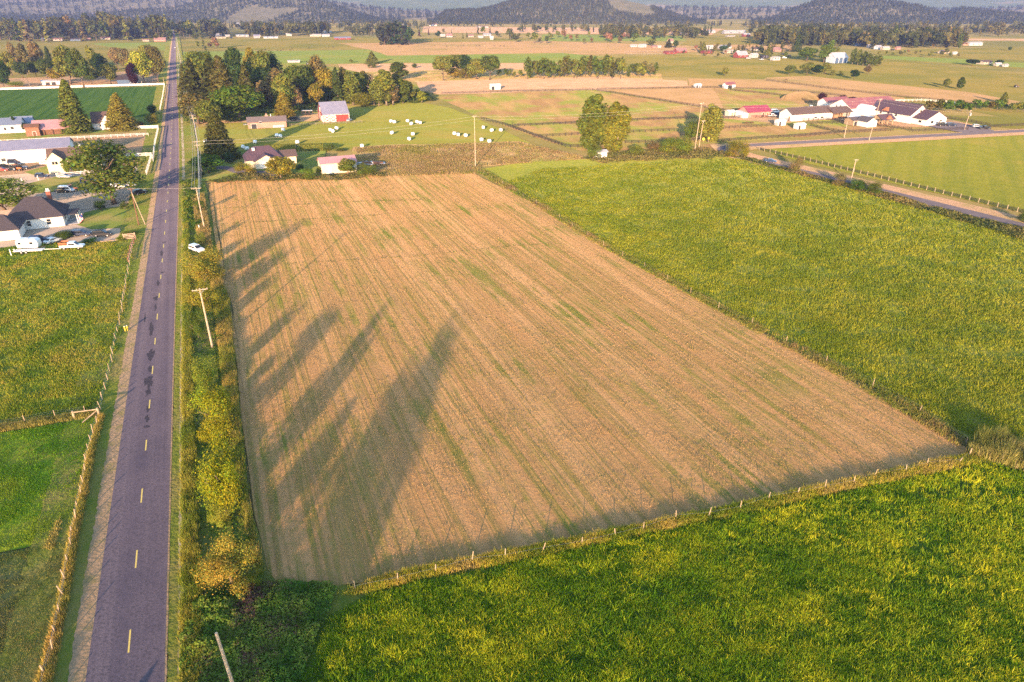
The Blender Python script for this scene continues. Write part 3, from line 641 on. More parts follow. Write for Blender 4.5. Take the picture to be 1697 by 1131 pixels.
def tree(x, yb, yt, w, kind, tone, label, group=None, far=None, cat='tree', name=None):
    """x, yb: foot of the trunk; yt: top; w: crown width in photo pixels"""
    X, Y = G(x, yb); h = max(1.2, zat(yt, Y + 0.0)); W_ = w / ppm(yb)
    if kind in ('shrub', 'ball', 'broad', 'big') and not far:
        sa = math.sin(math.atan(CAMH / Y)); yb2 = yb - .30 * w * sa; yt2 = yt + .42 * w * sa      # a round crown seen from above
        X, Y = G(x, yb2); h = max(1.0, zat(yt2, Y))
    fams = [k for k in (FAR if far else PROTO) if k.startswith(kind)]
    k = fams[TR.randrange(len(fams))]; nm = name or ('shrub' if kind in ('shrub', 'ball') else 'tree'); cat = 'shrub' if nm == 'shrub' and cat == 'tree' else cat
    if far:
        me = FAR[k]; pw, ph = proto_w(me); o = obj(nm, me, None, None, (X, Y, -0.05), TR.uniform(0, 6.28)); tag(o, label, cat, group)
        o.material_slots[0].link = 'OBJECT'; o.material_slots[0].material = LM[tone]; o.scale = (W_ / pw, W_ / pw, h / ph); return o
    cm, tm = PROTO[k]; pw, ph = proto_w(cm)
    r = thing(nm, label, cat, (X, Y, -0.05), TR.uniform(0, 6.28), group, (W_ / pw, W_ / pw, h / ph))
    obj('trunk', tm, None, r); c = obj('crown', cm, None, r); c.material_slots[0].link = 'OBJECT'; c.material_slots[0].material = LM[tone]; return r

def tufts(name, poly, n, h, wd, cols, blades=4, seed=1, lean=.5, clump=2.5, cl_pow=1.0, fall=60.0, mat=None, label=None, spread=.15, bright=.35, near_only=None):
    rng = np.random.default_rng(seed); P = np.array(poly); lo, hi = P.min(0), P.max(0); xs, ys = [], []; got = 0
    while got < n:
        m = n * 4; x = rng.uniform(lo[0], hi[0], m); y = rng.uniform(lo[1], hi[1], m)
        k = in_poly(x, y, poly) & (y > 30) & (np.abs(x) < 0.93 * (y + 16))
        k &= rng.uniform(0, 1, m) < np.minimum(1, (fall / np.maximum(np.hypot(x, y), 1)) ** 2)
        k &= rng.uniform(0, 1, m) < .15 + .85 * np.clip((fbm(x, y, clump * 2, seed + 3) - .3) * 2.5, 0, 1) ** cl_pow
        if near_only is not None: k &= near_only(x, y)
        xs.append(x[k]); ys.append(y[k]); got += int(k.sum())
        if len(xs) > 60: break
    x = np.concatenate(xs)[:n]; y = np.concatenate(ys)[:n]; n = len(x)
    hn = h * (.45 + 1.1 * fbm(x, y, clump, seed)) * rng.uniform(.7, 1.3, n); far = np.maximum(1, np.hypot(x, y) / fall)
    X = np.repeat(x, blades) + rng.normal(0, spread, n * blades); Y = np.repeat(y, blades) + rng.normal(0, spread, n * blades); N = n * blades
    Hh = np.repeat(hn, blades) * rng.uniform(.6, 1.15, N); a = rng.uniform(0, 6.283, N); ln = lean * rng.uniform(.2, 1, N) * Hh; b = rng.uniform(0, 6.283, N)
    w = wd * np.repeat(far ** .7, blades) * rng.uniform(.6, 1.3, N); z0 = np.full(N, -.03)
    p0 = np.stack([X - np.cos(a) * w, Y - np.sin(a) * w, z0], 1); p1 = np.stack([X + np.cos(a) * w, Y + np.sin(a) * w, z0], 1); p2 = np.stack([X + np.cos(b) * ln, Y + np.sin(b) * ln, Hh], 1)
    V = np.stack([p0, p1, p2], 1).reshape(-1, 3)
    cols = np.array(cols); t = np.clip(fbm(x, y, clump * 3, seed + 9) * 1.5 - .25 + rng.normal(0, .22, n), 0, .999) * (len(cols) - 1); i = t.astype(int); f = (t - i)[:, None]
    c = cols[i] * (1 - f) + cols[np.minimum(i + 1, len(cols) - 1)] * f; c = np.repeat(c, blades, 0) * rng.uniform(1 - bright, 1 + bright, (N, 1))
    o = obj(name, np_mesh(name, V, np.arange(N * 3).reshape(N, 3), np.repeat(c, 3, 0), [mat or m_grass]), None); o['kind'] = 'stuff'
    if label: o['label'] = label
    return o
m_grass = M_attr('grass_blades', trans=.25)
# ------------------------------------------------------------------ materials for built things
PW = plain('white_paint', (0.72, 0.70, 0.66), 0.7, .06, 3); PC = plain('cream_siding', (0.68, 0.60, 0.44), .8, .06, 3); PG = plain('grey_paint', (0.38, 0.38, 0.40), .7, .1, 3)
PR = plain('barn_red', (0.28, 0.06, 0.05), .8, .2, 2); PK = plain('pink_brick', (0.45, 0.24, 0.18), .85, .15, 5); PT = plain('tan_wood', (0.36, 0.25, 0.15), .85, .2, 3)
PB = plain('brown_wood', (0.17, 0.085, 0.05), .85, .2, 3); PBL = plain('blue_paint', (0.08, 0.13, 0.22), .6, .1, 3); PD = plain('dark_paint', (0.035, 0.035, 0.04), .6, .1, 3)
PO = plain('orange_steel', (0.50, 0.16, 0.05), .6, .15, 3); PY = plain('yellow_plastic', (0.72, 0.50, 0.05), .5, .08, 3); PGN = plain('green_paint', (0.05, 0.16, 0.09), .6, .1, 3)
RS = plain('grey_shingle', (0.115, 0.095, 0.095), .95, .25, 5, bump=.3); RD = plain('dark_shingle', (0.06, 0.05, 0.058), .95, .25, 5, bump=.3); RB_ = plain('brown_shingle', (0.13, 0.085, 0.07), .95, .25, 5, bump=.3)
RP = plain('plum_shingle', (0.10, 0.06, 0.075), .95, .2, 5, bump=.3)
RM = ribbed('lilac_sheet_metal', (0.25, 0.24, 0.31), .6); RM2 = ribbed('pale_sheet_metal', (0.52, 0.50, 0.50), .6); RR = ribbed('red_sheet_metal', (0.30, 0.10, 0.095), .8, rust=(0.36, 0.17, 0.13)); RPK = ribbed('pink_sheet_metal', (0.48, 0.25, 0.25), .8)
RCR = ribbed('crimson_sheet_metal', (0.33, 0.05, 0.085), .8)
GL = glass('window_glass'); RUB = plain('rubber', (0.02, 0.02, 0.022), .9); STEEL = plain('steel', (0.45, 0.45, 0.47), .4, .05, 3, .6); BRICK = plain('brick_red', (0.25, 0.09, 0.06), .9, .3, 8)
WOODP = plain('pole_wood', (0.42, 0.32, 0.23), .9, .25, 3); WOODF = plain('fence_post_wood', (0.40, 0.29, 0.19), .9, .3, 3); WOODG = plain('weathered_wood', (0.27, 0.22, 0.18), .9, .3, 3); FDARK = plain('dark_stained_wood', (0.055, 0.04, 0.035), .9, .3, 3)
WIRE = plain('wire', (0.55, 0.50, 0.44), .6, .05, 1, .3); BALE = plain('white_film', (0.80, 0.80, 0.80), .35, .05, 4, bump=.4); PALEB = plain('pale_trim', (0.76, 0.72, 0.66), .7, .05, 3)
UNIT = {}
def unit_box(mat):
    if mat.name not in UNIT: UNIT[mat.name] = MB().box(-.5, .5, -.5, .5, 0, 1).mesh('piece', [mat])
    return UNIT[mat.name]
def piece(name, mat, parent, x0, x1, y0, y1, z0, z1, rz=0):
    o = obj(name, unit_box(mat), None, parent, ((x0 + x1) / 2, (y0 + y1) / 2, z0), rz); o.scale = (abs(x1 - x0), abs(y1 - y0), z1 - z0); return o

def house(name, label, cat, px, L, W, hw, hr, wall, roof, rz=TH, hip=0.0, wins=(), doors=(), chim=None, eave=.45, group=None, world=None, gwall=None, frame=None, parent_thing=None, z0=0.0):
    """gable or hip roofed building; the middle of its front wall stands at photo point px; ridge along local x"""
    if parent_thing is None:
        X, Y = world or G(*px); X += -math.sin(rz) * W / 2; Y += math.cos(rz) * W / 2
        t = thing(name, label, cat, (X, Y, 0), rz, group); ox = oy = 0
    else: t = parent_thing; ox, oy = world
    b = MB(); x0, x1, y0, y1 = ox - L / 2, ox + L / 2, oy - W / 2, oy + W / 2
    if hip: b.box(x0, x1, y0, y1, z0, z0 + hw)
    else: b.prism([(y0, z0), (y1, z0), (y1, z0 + hw), (oy, z0 + hw + hr - .06), (y0, z0 + hw)], x0, x1, 'x')
    b.obj('wall', wall, t)
    e = eave; k = hr / (W / 2); r = MB(); th = .18; zt = z0 + hw + hr; ze = z0 + hw - e * k
    if hip:
        hx = L / 2 * (1 - hip)
        P = [(x0 - e, y0 - e, ze), (x1 + e, y0 - e, ze), (x1 + e, y1 + e, ze), (x0 - e, y1 + e, ze), (ox - hx, oy, zt), (ox + hx, oy, zt)]
        Q = [(p[0], p[1], p[2] + th) for p in P]
        r.add(P + Q, [(0, 1, 2, 3), (6, 7, 11, 10), (7, 8, 11), (8, 9, 10, 11), (9, 6, 10), (0, 1, 7, 6), (1, 2, 8, 7), (2, 3, 9, 8), (3, 0, 6, 9)])
    else:
        r.prism([(y0 - e, ze), (oy, zt), (y1 + e, ze), (y1 + e, ze + th), (oy, zt + th), (y0 - e, ze + th)], x0 - e, x1 + e, 'x')
    ro = r.obj('roof', roof, t)
    fr = frame or PALEB
    def face(f, u, z):
        return {'f': (ox + u, y0, 0), 'b': (ox - u, y1, math.pi), 'l': (x0, oy - u, -math.pi / 2), 'r': (x1, oy + u, math.pi / 2)}[f] + (z0 + z,)
    for (f, u, z, w, h) in wins:
        x, y, a, z_ = face(f, u, z)
        m = MB(); tk = .09
        for q in ((-w / 2 - tk, -w / 2, 0, h), (w / 2, w / 2 + tk, 0, h), (-w / 2 - tk, w / 2 + tk, -tk, 0), (-w / 2 - tk, w / 2 + tk, h, h + tk)): m.box(q[0], q[1], -.07, .02, q[2], q[3])
        if h > .9: m.box(-w / 2, w / 2, -.06, .02, h * .5 - .03, h * .5 + .03)
        wo_ = m.obj('window', fr, t, loc=(x, y, z_), rz=a); MB().box(-w / 2, w / 2, -.03, .01, 0, h).obj('pane', GL, wo_)
    for (f, u, w, h, mt) in doors:
        x, y, a, z_ = face(f, u, 0)
        d = MB().box(-w / 2, w / 2, -.06, .02, 0, h).obj('door', mt, t, loc=(x, y, z_), rz=a)
        m = MB(); m.box(-w / 2 - .12, -w / 2, -.08, .02, 0, h + .12); m.box(w / 2, w / 2 + .12, -.08, .02, 0, h + .12); m.box(-w / 2, w / 2, -.08, .02, h, h + .12); m.obj('door_frame', fr, d)
    if chim:
        cx, cy, s, zc, cm = chim; c = MB().box(cx - s / 2, cx + s / 2, cy - s / 2, cy + s / 2, hw * .7, zc).obj('chimney', cm, ro)
        obj('chimney_cap', MB().box(cx - s / 2 - .1, cx + s / 2 + .1, cy - s / 2 - .1, cy + s / 2 + .1, zc, zc + .18).mesh('cap', [PG]), None, ro)
    return t

# ------------------------------------------------------------------ vehicles
CARM = {k: plain('car_' + k, c, .35, .03, 1, .1, .5) for k, c in dict(white=(.75, .75, .74), black=(.02, .022, .026), blue=(.03, .06, .14), navy=(.02, .035, .08), grey=(.20, .20, .22), silver=(.45, .46, .48), red=(.30, .03, .03), teal=(.08, .20, .24)).items()}
LAMP = plain('headlight_lens', (.7, .7, .68), .2); TAIL = plain('taillight_lens', (.35, .02, .02), .3)
WH = MB()
for a0 in (0,): WH.prism([(math.cos(2 * math.pi * i / 14) * .34, math.sin(2 * math.pi * i / 14) * .34) for i in range(14)], -.12, .12, 'y', inset=.12)
TYRE = WH.mesh('tyre', [RUB]); RIM = MB().prism([(math.cos(2 * math.pi * i / 10) * .19, math.sin(2 * math.pi * i / 10) * .19) for i in range(10)], -.135, .135, 'y').mesh('rim', [STEEL])
CPROF = dict(
 sedan=([(-2.25, .35), (-2.3, .75), (-2.1, .92), (-1.5, .95), (1.0, .93), (2.05, .78), (2.3, .6), (2.25, .32)], [(-1.75, .93), (-1.05, 1.42), (.15, 1.45), (1.1, .93)], 1.8),
 suv=([(-2.3, .4), (-2.35, .95), (-2.25, 1.05), (1.0, 1.05), (2.1, .95), (2.35, .7), (2.3, .38)], [(-2.25, 1.04), (-2.0, 1.7), (.2, 1.72), (1.15, 1.04)], 1.9),
 pickup=([(-2.8, .5), (-2.85, 1.05), (-.75, 1.07), (1.3, 1.05), (2.6, .98), (2.85, .7), (2.8, .48)], [(-.85, 1.05), (-.7, 1.78), (.75, 1.8), (1.6, 1.05)], 1.95),
 van=([(-2.5, .4), (-2.55, 1.1), (1.6, 1.1), (2.3, .95), (2.5, .6), (2.45, .38)], [(-2.5, 1.08), (-2.4, 2.0), (1.0, 2.02), (1.9, 1.08)], 1.95))
CARCACHE = {}
def car(style, colour, label, x, y, heading, cat=None, group=None, name=None, z=0.0):
    body, cab, w = CPROF[style]; key = (style, colour)
    if key not in CARCACHE:
        CARCACHE[key] = (MB().prism(body, -w / 2, w / 2, 'y', inset=.10).mesh('body', [CARM[colour]]), MB().prism(cab, -w / 2 + .12, w / 2 - .12, 'y', inset=.12).mesh('cabin', [CARM[colour]]))
    X, Y = G(x, y); t = thing(name or style + '_car' if style in ('sedan', 'suv') else name or style + ('_truck' if style == 'pickup' else ''), label, cat or ('truck' if style == 'pickup' else 'car'), (X, Y, z + .02), heading, group)
    obj('body', CARCACHE[key][0], None, t); obj('cabin', CARCACHE[key][1], None, t)
    (ax, az), (bx, bz), (cx, cz), (dx, dz) = cab
    hx = w / 2 - .10
    for s in (-1, 1):
        m = MB(); n = 2 if style != 'pickup' else 1; i0, i1 = ax + .35, dx - .45; mid = (bx + cx) / 2
        lo, hi = az + .06, bz - .1
        m.add([(i0, s * (hx + .012), lo), (i1, s * (hx + .012), lo), (cx - .05, s * (hx - .035), hi), (bx + .1, s * (hx - .035), hi)], [(0, 1, 2, 3)]); obj('side_window', m.mesh('sw', [GL], fix=False), None, t)
    for nm, p, q, dd in (('windscreen', (cx, cz), (dx, dz), .03), ('rear_window', (bx, bz), (ax, az), -.03)):
        a = .12; P0 = (p[0] + (q[0] - p[0]) * a + dd, p[1] + (q[1] - p[1]) * a + .02); P1 = (p[0] + (q[0] - p[0]) * .9 + dd, p[1] + (q[1] - p[1]) * .9 + .02); hw_ = w / 2 - .26
        m = MB(); m.add([(P0[0], -hw_, P0[1]), (P0[0], hw_, P0[1]), (P1[0], hw_, P1[1]), (P1[0], -hw_, P1[1])], [(0, 1, 2, 3)]); obj(nm, m.mesh(nm, [GL], fix=False), None, t)
    wb = body[-1][0] * .62
    for sx in (-1, 1):
        for sy in (-1, 1):
            wl = obj('wheel', TYRE, None, t, (sx * wb, sy * (w / 2 - .1), .34)); obj('rim', RIM, None, wl)
    for sy in (-1, 1):
        xh, zh = body[-2]; obj('headlight', unit_box(LAMP), None, t, (xh - .08, sy * (w / 2 - .3), zh - .02)).scale = (.14, .3, .14)
        xt, zt = body[1]; obj('taillight', unit_box(TAIL), None, t, (xt + .06, sy * (w / 2 - .25), zt - .14)).scale = (.12, .2, .18)
    if style == 'pickup':
        m = MB(); m.box(-2.72, -.95, -.8, .8, 1.02, 1.09); obj('bed_floor', m.mesh('bed', [PD]), None, t)
    return t
def tractor(label, x, y, heading, col):
    X, Y = G(x, y); t = thing('tractor', label, 'tractor', (X, Y, 0), heading)
    MB().prism([(-.9, .8), (-.8, 1.25), (.2, 1.3), (1.7, 1.2), (1.8, .7), (-.3, .6)], -.38, .38, 'y', inset=.1).obj('body', col, t)
    m = MB(); [m.tube([(a, b, 1.2), (a * .9, b, 2.2)], .05, 4) for a in (-.9, .1) for b in (-.5, .5)]; m.obj('cab_frame', PD, t); piece('cab_roof', col, t, -1.05, .25, -.62, .62, 2.2, 2.3)
    piece('seat', PD, t, -.75, -.3, -.25, .25, 1.25, 1.6); MB().tube([(1.2, .2, 1.2), (1.2, .2, 2.0)], .05, 6).obj('exhaust', PD, t)
    for (a, b, r) in ((-.7, .75, 2.2), (-.7, -.75, 2.2), (1.35, .62, 1.2), (1.35, -.62, 1.2)):
        wl = obj('wheel', TYRE, None, t, (a, b, .34 * r)); wl.scale = (r, 1.5, r); obj('rim', RIM, None, wl)
    return t

# ------------------------------------------------------------------ poles, fences, bales
def pole(x, y, h, label, arms=((.35, 2.4),), lean=0.0, mat=None, group=None, world=None, braces=True, rot=0.0, name='utility_pole'):
    X, Y = world or G(x, y); t = thing(name, label, 'utility pole', (X, Y, 0), TH + rot, group)
    MB().tube([(0, 0, -.1), (lean * .5, 0, h * .5), (lean, 0, h)], [.19, .155, .12], 8).obj('pole', mat or WOODP, t)
    for dz, w in arms:
        a = MB().box(lean - w / 2, lean + w / 2, -.19, -.07, h - dz - .07, h - dz + .07).obj('crossarm', mat or WOODP, t)
        for k in (-.46, -.2, .2, .46): MB().tube([(lean + k * w, -.13, h - dz + .07), (lean + k * w, -.13, h - dz + .26)], [.05, .035], 6).obj('insulator', STEEL, a)
        if braces: m = MB(); [m.tube([(lean + s * w * .3, -.16, h - dz - .05), (lean, -.16, h - dz - .7)], .025, 4) for s in (-1, 1)]; m.obj('brace', STEEL, a)
    return t
def cable(name, pts, label, r=.03, sag=.015, parent=None):
    b = MB()
    for p, q in zip(pts, pts[1:]):
        p, q = Vector(p), Vector(q); L = (q - p).length; n = 10
        b.tube([p.lerp(q, i / n) - Vector((0, 0, sag * L * 4 * (i / n) * (1 - i / n))) for i in range(n + 1)], r, 4)
    o = b.obj(name, WIRE)
    return tag(o, label, 'cable')
def path_pts(px, step, jit=0.0, seed=0):
    p = [Vector(G(*q)) for q in px]; return walk_all(p, step)
def walk_all(p, step):
    out = [p[0].copy()]; need = step
    for a, b in zip(p, p[1:]):
        L = (b - a).length; d = need
        while d <= L: out.append(a.lerp(b, d / L)); d += step
        need = d - L
    if (out[-1] - p[-1]).length > step * .4: out.append(p[-1].copy())
    return out
def fence(label, px, step, h, rails, mat, pw=.13, rail_h=.12, group=None, name='rail_fence', cap=None, rmat=None, solid=None, each=False):
    """posts are parts one by one; rails per strand, or each board by itself when it can be picked apart"""
    P = path_pts(px, step); t = thing(name, label, 'fence', (P[0].x, P[0].y, 0), 0); o0 = P[0]
    um = unit_box(mat)
    for i, p in enumerate(P):
        q = P[min(i + 1, len(P) - 1)] - P[max(i - 1, 0)]; a = math.atan2(q.y, q.x)
        o = obj('post', um, None, t, (p.x - o0.x, p.y - o0.y, -.05), a); o.scale = (pw, pw, h + .08)
    rs = rmat or mat
    if solid:
        for p, q in zip(P, P[1:]):
            d = q - p; c = (p + q) / 2 - o0; o = obj('panel', unit_box(rs), None, t, (c.x, c.y, solid[0]), math.atan2(d.y, d.x)); o.scale = (d.length - pw, .05, solid[1] - solid[0])
    for z in rails:
        if each:
            for p, q in zip(P, P[1:]):
                d = q - p; c = (p + q) / 2 - o0; o = obj('rail', unit_box(rs), None, t, (c.x, c.y, z), math.atan2(d.y, d.x)); o.scale = (d.length - pw * .9, .05, rail_h)
        else:
            b = MB()
            for p, q in zip(P, P[1:]):
                d = q - p; c = (p + q) / 2 - o0; M = Matrix.Translation((c.x, c.y, z)) @ Matrix.Rotation(math.atan2(d.y, d.x), 4, 'Z')
                b.box(-d.length / 2 + pw * .5, d.length / 2 - pw * .5, -.03, .03, 0, rail_h, M)
            b.obj('rail', rs, t)
    return t
def wire_fence(label, px, step, h, strands, mat, pw=.11, jit=.25, seed=3, lean=.06, zs=None, name='wire_fence'):
    P = path_pts(px, step); t = thing(name, label, 'fence', (P[0].x, P[0].y, 0), 0); rnd = random.Random(seed); o0 = P[0].copy()
    post = MB().tube([(0, 0, 0), (0, 0, .96), (0, 0, 1)], [.5, .46, .32], 7).mesh('post', [mat])
    for i, p in enumerate(P):
        p += Vector((rnd.uniform(-jit, jit), rnd.uniform(-jit, jit))) * .5
        o = obj('post', post, None, t, (p.x - o0.x, p.y - o0.y, -.05)); k = rnd.uniform(.85, 1.3)
        o.scale = (pw * k, pw * k, h * rnd.uniform(.85, 1.2)); o.rotation_euler = (rnd.gauss(0, lean), rnd.gauss(0, lean), 0)
    for z in strands:
        MB().tube([(p.x - o0.x, p.y - o0.y, z) for p in P], .006, 3).obj('wire', STEEL, t)
    return t
# ------------------------------------------------------------------ buildings: near left
def flat_dir(a): return R(a)
t = house('cottage', 'white cottage with dark hipped shingle roof and brick chimney by the left edge', 'house', (62, 379.5), 13.6, 11.5, 3.3, 4.3, PW, RD, hip=.72, eave=.55,
      wins=[('f', -4.4, 1.0, 1.0, 1.4), ('f', -1.6, 1.0, 1.0, 1.4), ('f', 3.2, 1.0, 1.0, 1.4), ('r', -2.2, 1.0, 1.6, 1.4)], doors=[('r', 1.5, 1.0, 2.1, PBL)], chim=(3.4, 3.6, 1.1, 8.2, BRICK))
for k in (-.22, .22): MB().tube([(3.4 + k, 3.6, 8.3), (3.4 + k, 3.6, 9.0)], .16, 8).obj('chimney_pot', PALEB, t)
pr = MB(); pr.box(7.2, 10.2, -4.6, 1.8, 2.75, 2.95); pr.obj('porch_roof', RD, t)
for y in (-4.4, -1.4, 1.6): piece('porch_post', PW, t, 9.9, 10.1, y - .09, y + .09, 0, 2.75)
piece('porch_floor', PG, t, 6.8, 10.3, -4.7, 1.9, 0, .12)
X, Y = G(126, 384)
fl = thing('flag', 'striped flag on a slanting pole at the cottage porch', 'flag', (X, Y + 2.0, 0), TH)
MB().tube([(0, 0, 2.2), (1.5, -.3, 4.4)], .035, 6).obj('flagpole', PALEB, fl); MB().tube([(1.5, -.3, 4.4), (1.52, -.31, 4.46)], .12, 6).obj('finial', PALEB, fl)
FR_ = plain('flag_red', (.42, .03, .04), .8, .03); FB_ = plain('flag_blue', (.03, .05, .20), .8, .03); FW_ = plain('flag_white', (.78, .76, .74), .8, .03)
for k in range(9):
    m = MB(); z0, z1 = 1.55 - k * .17, 1.72 - k * .17; pts = [(.35 + 1.15 * i / 8, -.3 + .08 * math.sin(i * 1.3)) for i in range(9)]
    for a, b in zip(pts, pts[1:]): m.add([(a[0], a[1], 2.4 + z0 + a[0] * .9 - 1.2), (b[0], b[1], 2.4 + z0 + b[0] * .9 - 1.2), (b[0], b[1], 2.4 + z1 + b[0] * .9 - 1.2), (a[0], a[1], 2.4 + z1 + a[0] * .9 - 1.2)], [(0, 1, 2, 3)])
    obj('stripe', m.mesh('stripe', [(FR_, FW_)[k % 2]], fix=False), None, fl)
MB().box(1.0, 1.5, -.38, -.36, 3.3, 4.1).obj('canton', FB_, fl)
house('garage', 'white garage with dark hipped roof at the left edge beside the camper', 'garage', (2, 400), 9, 8, 3.0, 3.0, PW, RD, hip=.7, wins=[], doors=[('f', 0, 4.5, 2.3, PALEB)])
house('shed', 'low shed with tan roof behind the garage', 'shed', (2, 371), 8, 4, 2.2, .9, PC, plain('tan_roof', (.45, .30, .2), .9), wins=[('f', 2.0, 1, .8, .7)])
t = house('long_barn', 'long white barn with lilac metal roof at the left edge', 'barn', (38, 271), 34, 13, 5.2, 2.6, PW, RM, eave=.5, wins=[('f', -6, 1.2, 1.5, 1.2)], doors=[('f', 5.5, 4.2, 4.2, PALEB), ('f', 12, 1.1, 2.2, PALEB)])
for k in range(2): piece('skylight', PALEB, t, -8 + 11 * k, -4 + 11 * k, .15, .7, 7.72, 7.80)
t = house('house', 'cream house with two front gables behind cypress shrubs', 'house', (128, 283), 17, 9, 4.2, 3.6, PC, RB_, eave=.4, wins=[('f', -1.2, 1.2, 1.3, 1.3)], chim=(2, 2, .8, 8.6, PALEB))
for (u, w, h, r) in ((-6.2, 5.4, 5.0, 2.6), (5.0, 7.5, 3.6, 3.4)):
    b = MB(); b.prism([(u - w / 2, 0), (u + w / 2, 0), (u + w / 2, h), (u, h + r), (u - w / 2, h)], -6.2, -.3, 'y'); g = b.obj('front_gable', PC, t)
    m = MB(); e = .4; k = r / (w / 2); m.prism([(u - w / 2 - e, h - e * k), (u, h + r), (u + w / 2 + e, h - e * k), (u + w / 2 + e, h - e * k + .16), (u, h + r + .16), (u - w / 2 - e, h - e * k + .16)], -6.6, 0, 'y'); m.obj('gable_roof', RB_, g)
    for q in (-.5, .5):
        wv = MB(); wv.box(u + q - .4, u + q + .4, -6.24, -6.18, h * .62, h * .62 + 1.0); obj('window', wv.mesh('w', [GL]), None, g)
t = house('farmhouse', 'white farmhouse with slate-blue roof beyond the white fence', 'house', (6, 219), 16, 10, 3.2, 2.6, PW, plain('blue_roof', (.16, .19, .26), .7), wins=[('f', 4, 1, 1.4, 1.3), ('f', -3, 1, 1.4, 1.3)], doors=[('f', 1, 1, 2.1, PD)])
house('small_house', 'small white house with blue roof beside a dark column shrub', 'house', (38, 213), 9, 8, 2.8, 2.4, PW, plain('blue_roof_pale', (.20, .23, .30), .7), wins=[('f', 1, 1, 1.4, 1.0)])
house('shed', 'brown wooden shed with a mono pitch look by the white fence', 'shed', (56, 226), 5.6, 5, 4.2, 1.0, plain('cedar', (.27, .13, .08), .9, .2), PB, doors=[('f', .6, 1.4, 2.1, PB)])
t = house('open_barn', 'barn with pale pink ribbed metal roof and open front beside the tall conifer', 'barn', (88, 223), 15, 11, 2.8, 3.2, PB, RPK, eave=.7)
for k in range(5): piece('post', PB, t, -7 + 3.5 * k - .12, -7 + 3.5 * k + .12, -6.4, -6.15, 0, 2.7)
t = house('house', 'tall gabled house with dark roof between two conifers', 'house', (180, 214), 13, 10, 3.4, 4.4, PW, RB_, rz=TH, wins=[('f', -3, 1, 1.2, 1.3), ('f', 3, 1, 1.2, 1.3)])
b = MB(); b.prism([(-2.6, 0), (2.6, 0), (2.6, 3.6), (0, 7), (-2.6, 3.6)], -7.5, -4.6, 'y'); g = b.obj('front_gable', PALEB, t)
m = MB(); m.prism([(-3.0, 3.1), (0, 7), (3.0, 3.1), (3.0, 3.3), (0, 7.2), (-3.0, 3.3)], -7.9, -4.5, 'y'); m.obj('gable_roof', RB_, g); MB().box(-.9, .9, -7.56, -7.48, 1.0, 2.6).obj('window', GL, g)
house('open_shed', 'low white open shed on bare ground beyond the row crop', 'shed', (86, 141), 13, 5, 2.6, .8, PALEB, RM2, doors=[('f', -2.5, 3, 2.0, PD), ('f', 1.5, 3, 2.0, PD)])  # dark panels stand in for the shade inside the open bays
house('house', 'dark blue house half hidden under the trees by the lane', 'house', (212, 140), 14, 9, 3.6, 2.6, PBL, RD, wins=[('f', 3, 1.2, 1.4, 1.2)])

# ------------------------------------------------------------------ buildings: middle
t = house('house', 'cream house with plum hipped roof and white chimney at the hay field edge', 'house', (440, 277), 13.5, 12, 3.0, 3.8, PC, RP, rz=TH, hip=.55, wins=[('l', 0, 1, 1.4, 1.3)], chim=(-3.2, -1.5, 1.0, 6.6, PALEB))
b = MB(); b.prism([(-3.6, 0), (4.6, 0), (4.6, 2.9), (.5, 4.9), (-3.6, 2.9)], -8.6, -5.8, 'y'); g = b.obj('garage_wing', PC, t)
m = MB(); m.prism([(-4.2, 2.6), (.5, 4.9), (5.2, 2.6), (5.2, 2.8), (.5, 5.1), (-4.2, 2.8)], -9.1, -3, 'y'); m.obj('wing_roof', RP, g); MB().box(-2.2, 3.2, -8.68, -8.58, 0, 2.3).obj('garage_door', PALEB, g)
b = MB(); b.box(6.6, 12.2, -3.5, 4, 0, 2.9); g = b.obj('side_wing', PC, t); m = MB(); m.prism([(-4.1, 2.7), (.3, 4.6), (4.6, 2.7), (4.6, 2.9), (.3, 4.8), (-4.1, 2.9)], 6.2, 12.8, 'x'); m.obj('wing_roof', RB_, g)
house('shed', 'pale shed with pink metal roof at the far edge of the hay field', 'shed', (563, 287), 13.0, 7, 3.8, 1.6, PC, RPK, rz=TH, eave=.35, doors=[('f', -3.5, 1.0, 2.1, PALEB)])
t = house('outbuilding', 'long low building with weathered roof and pink brick walls by the bale meadow', 'outbuilding', (444, 212.5), 18.5, 7, 3.2, 1.9, PK, plain('weathered_roof', (.17, .13, .12), .95, .25, 4), rz=R(18), wins=[('f', -3.2, 2.4, 1.3, 1.0)], doors=[('f', 5.2, 5.0, 1.0, PG), ('f', -6.5, 2.5, 2.2, PD)])
MB().prism([(-2.2, 2.6), (2.2, 2.6), (0, 6.4)], 3.0, 4.2, 'y').obj('rear_gable', PK, t); piece('vent_pipe', PALEB, t, 2.0, 2.3, -.2, .1, 4.6, 6.3)
MB().box(-11.4, -8.9, -4.4, -1, 2.2, 2.35).obj('lean_to', STEEL, t)
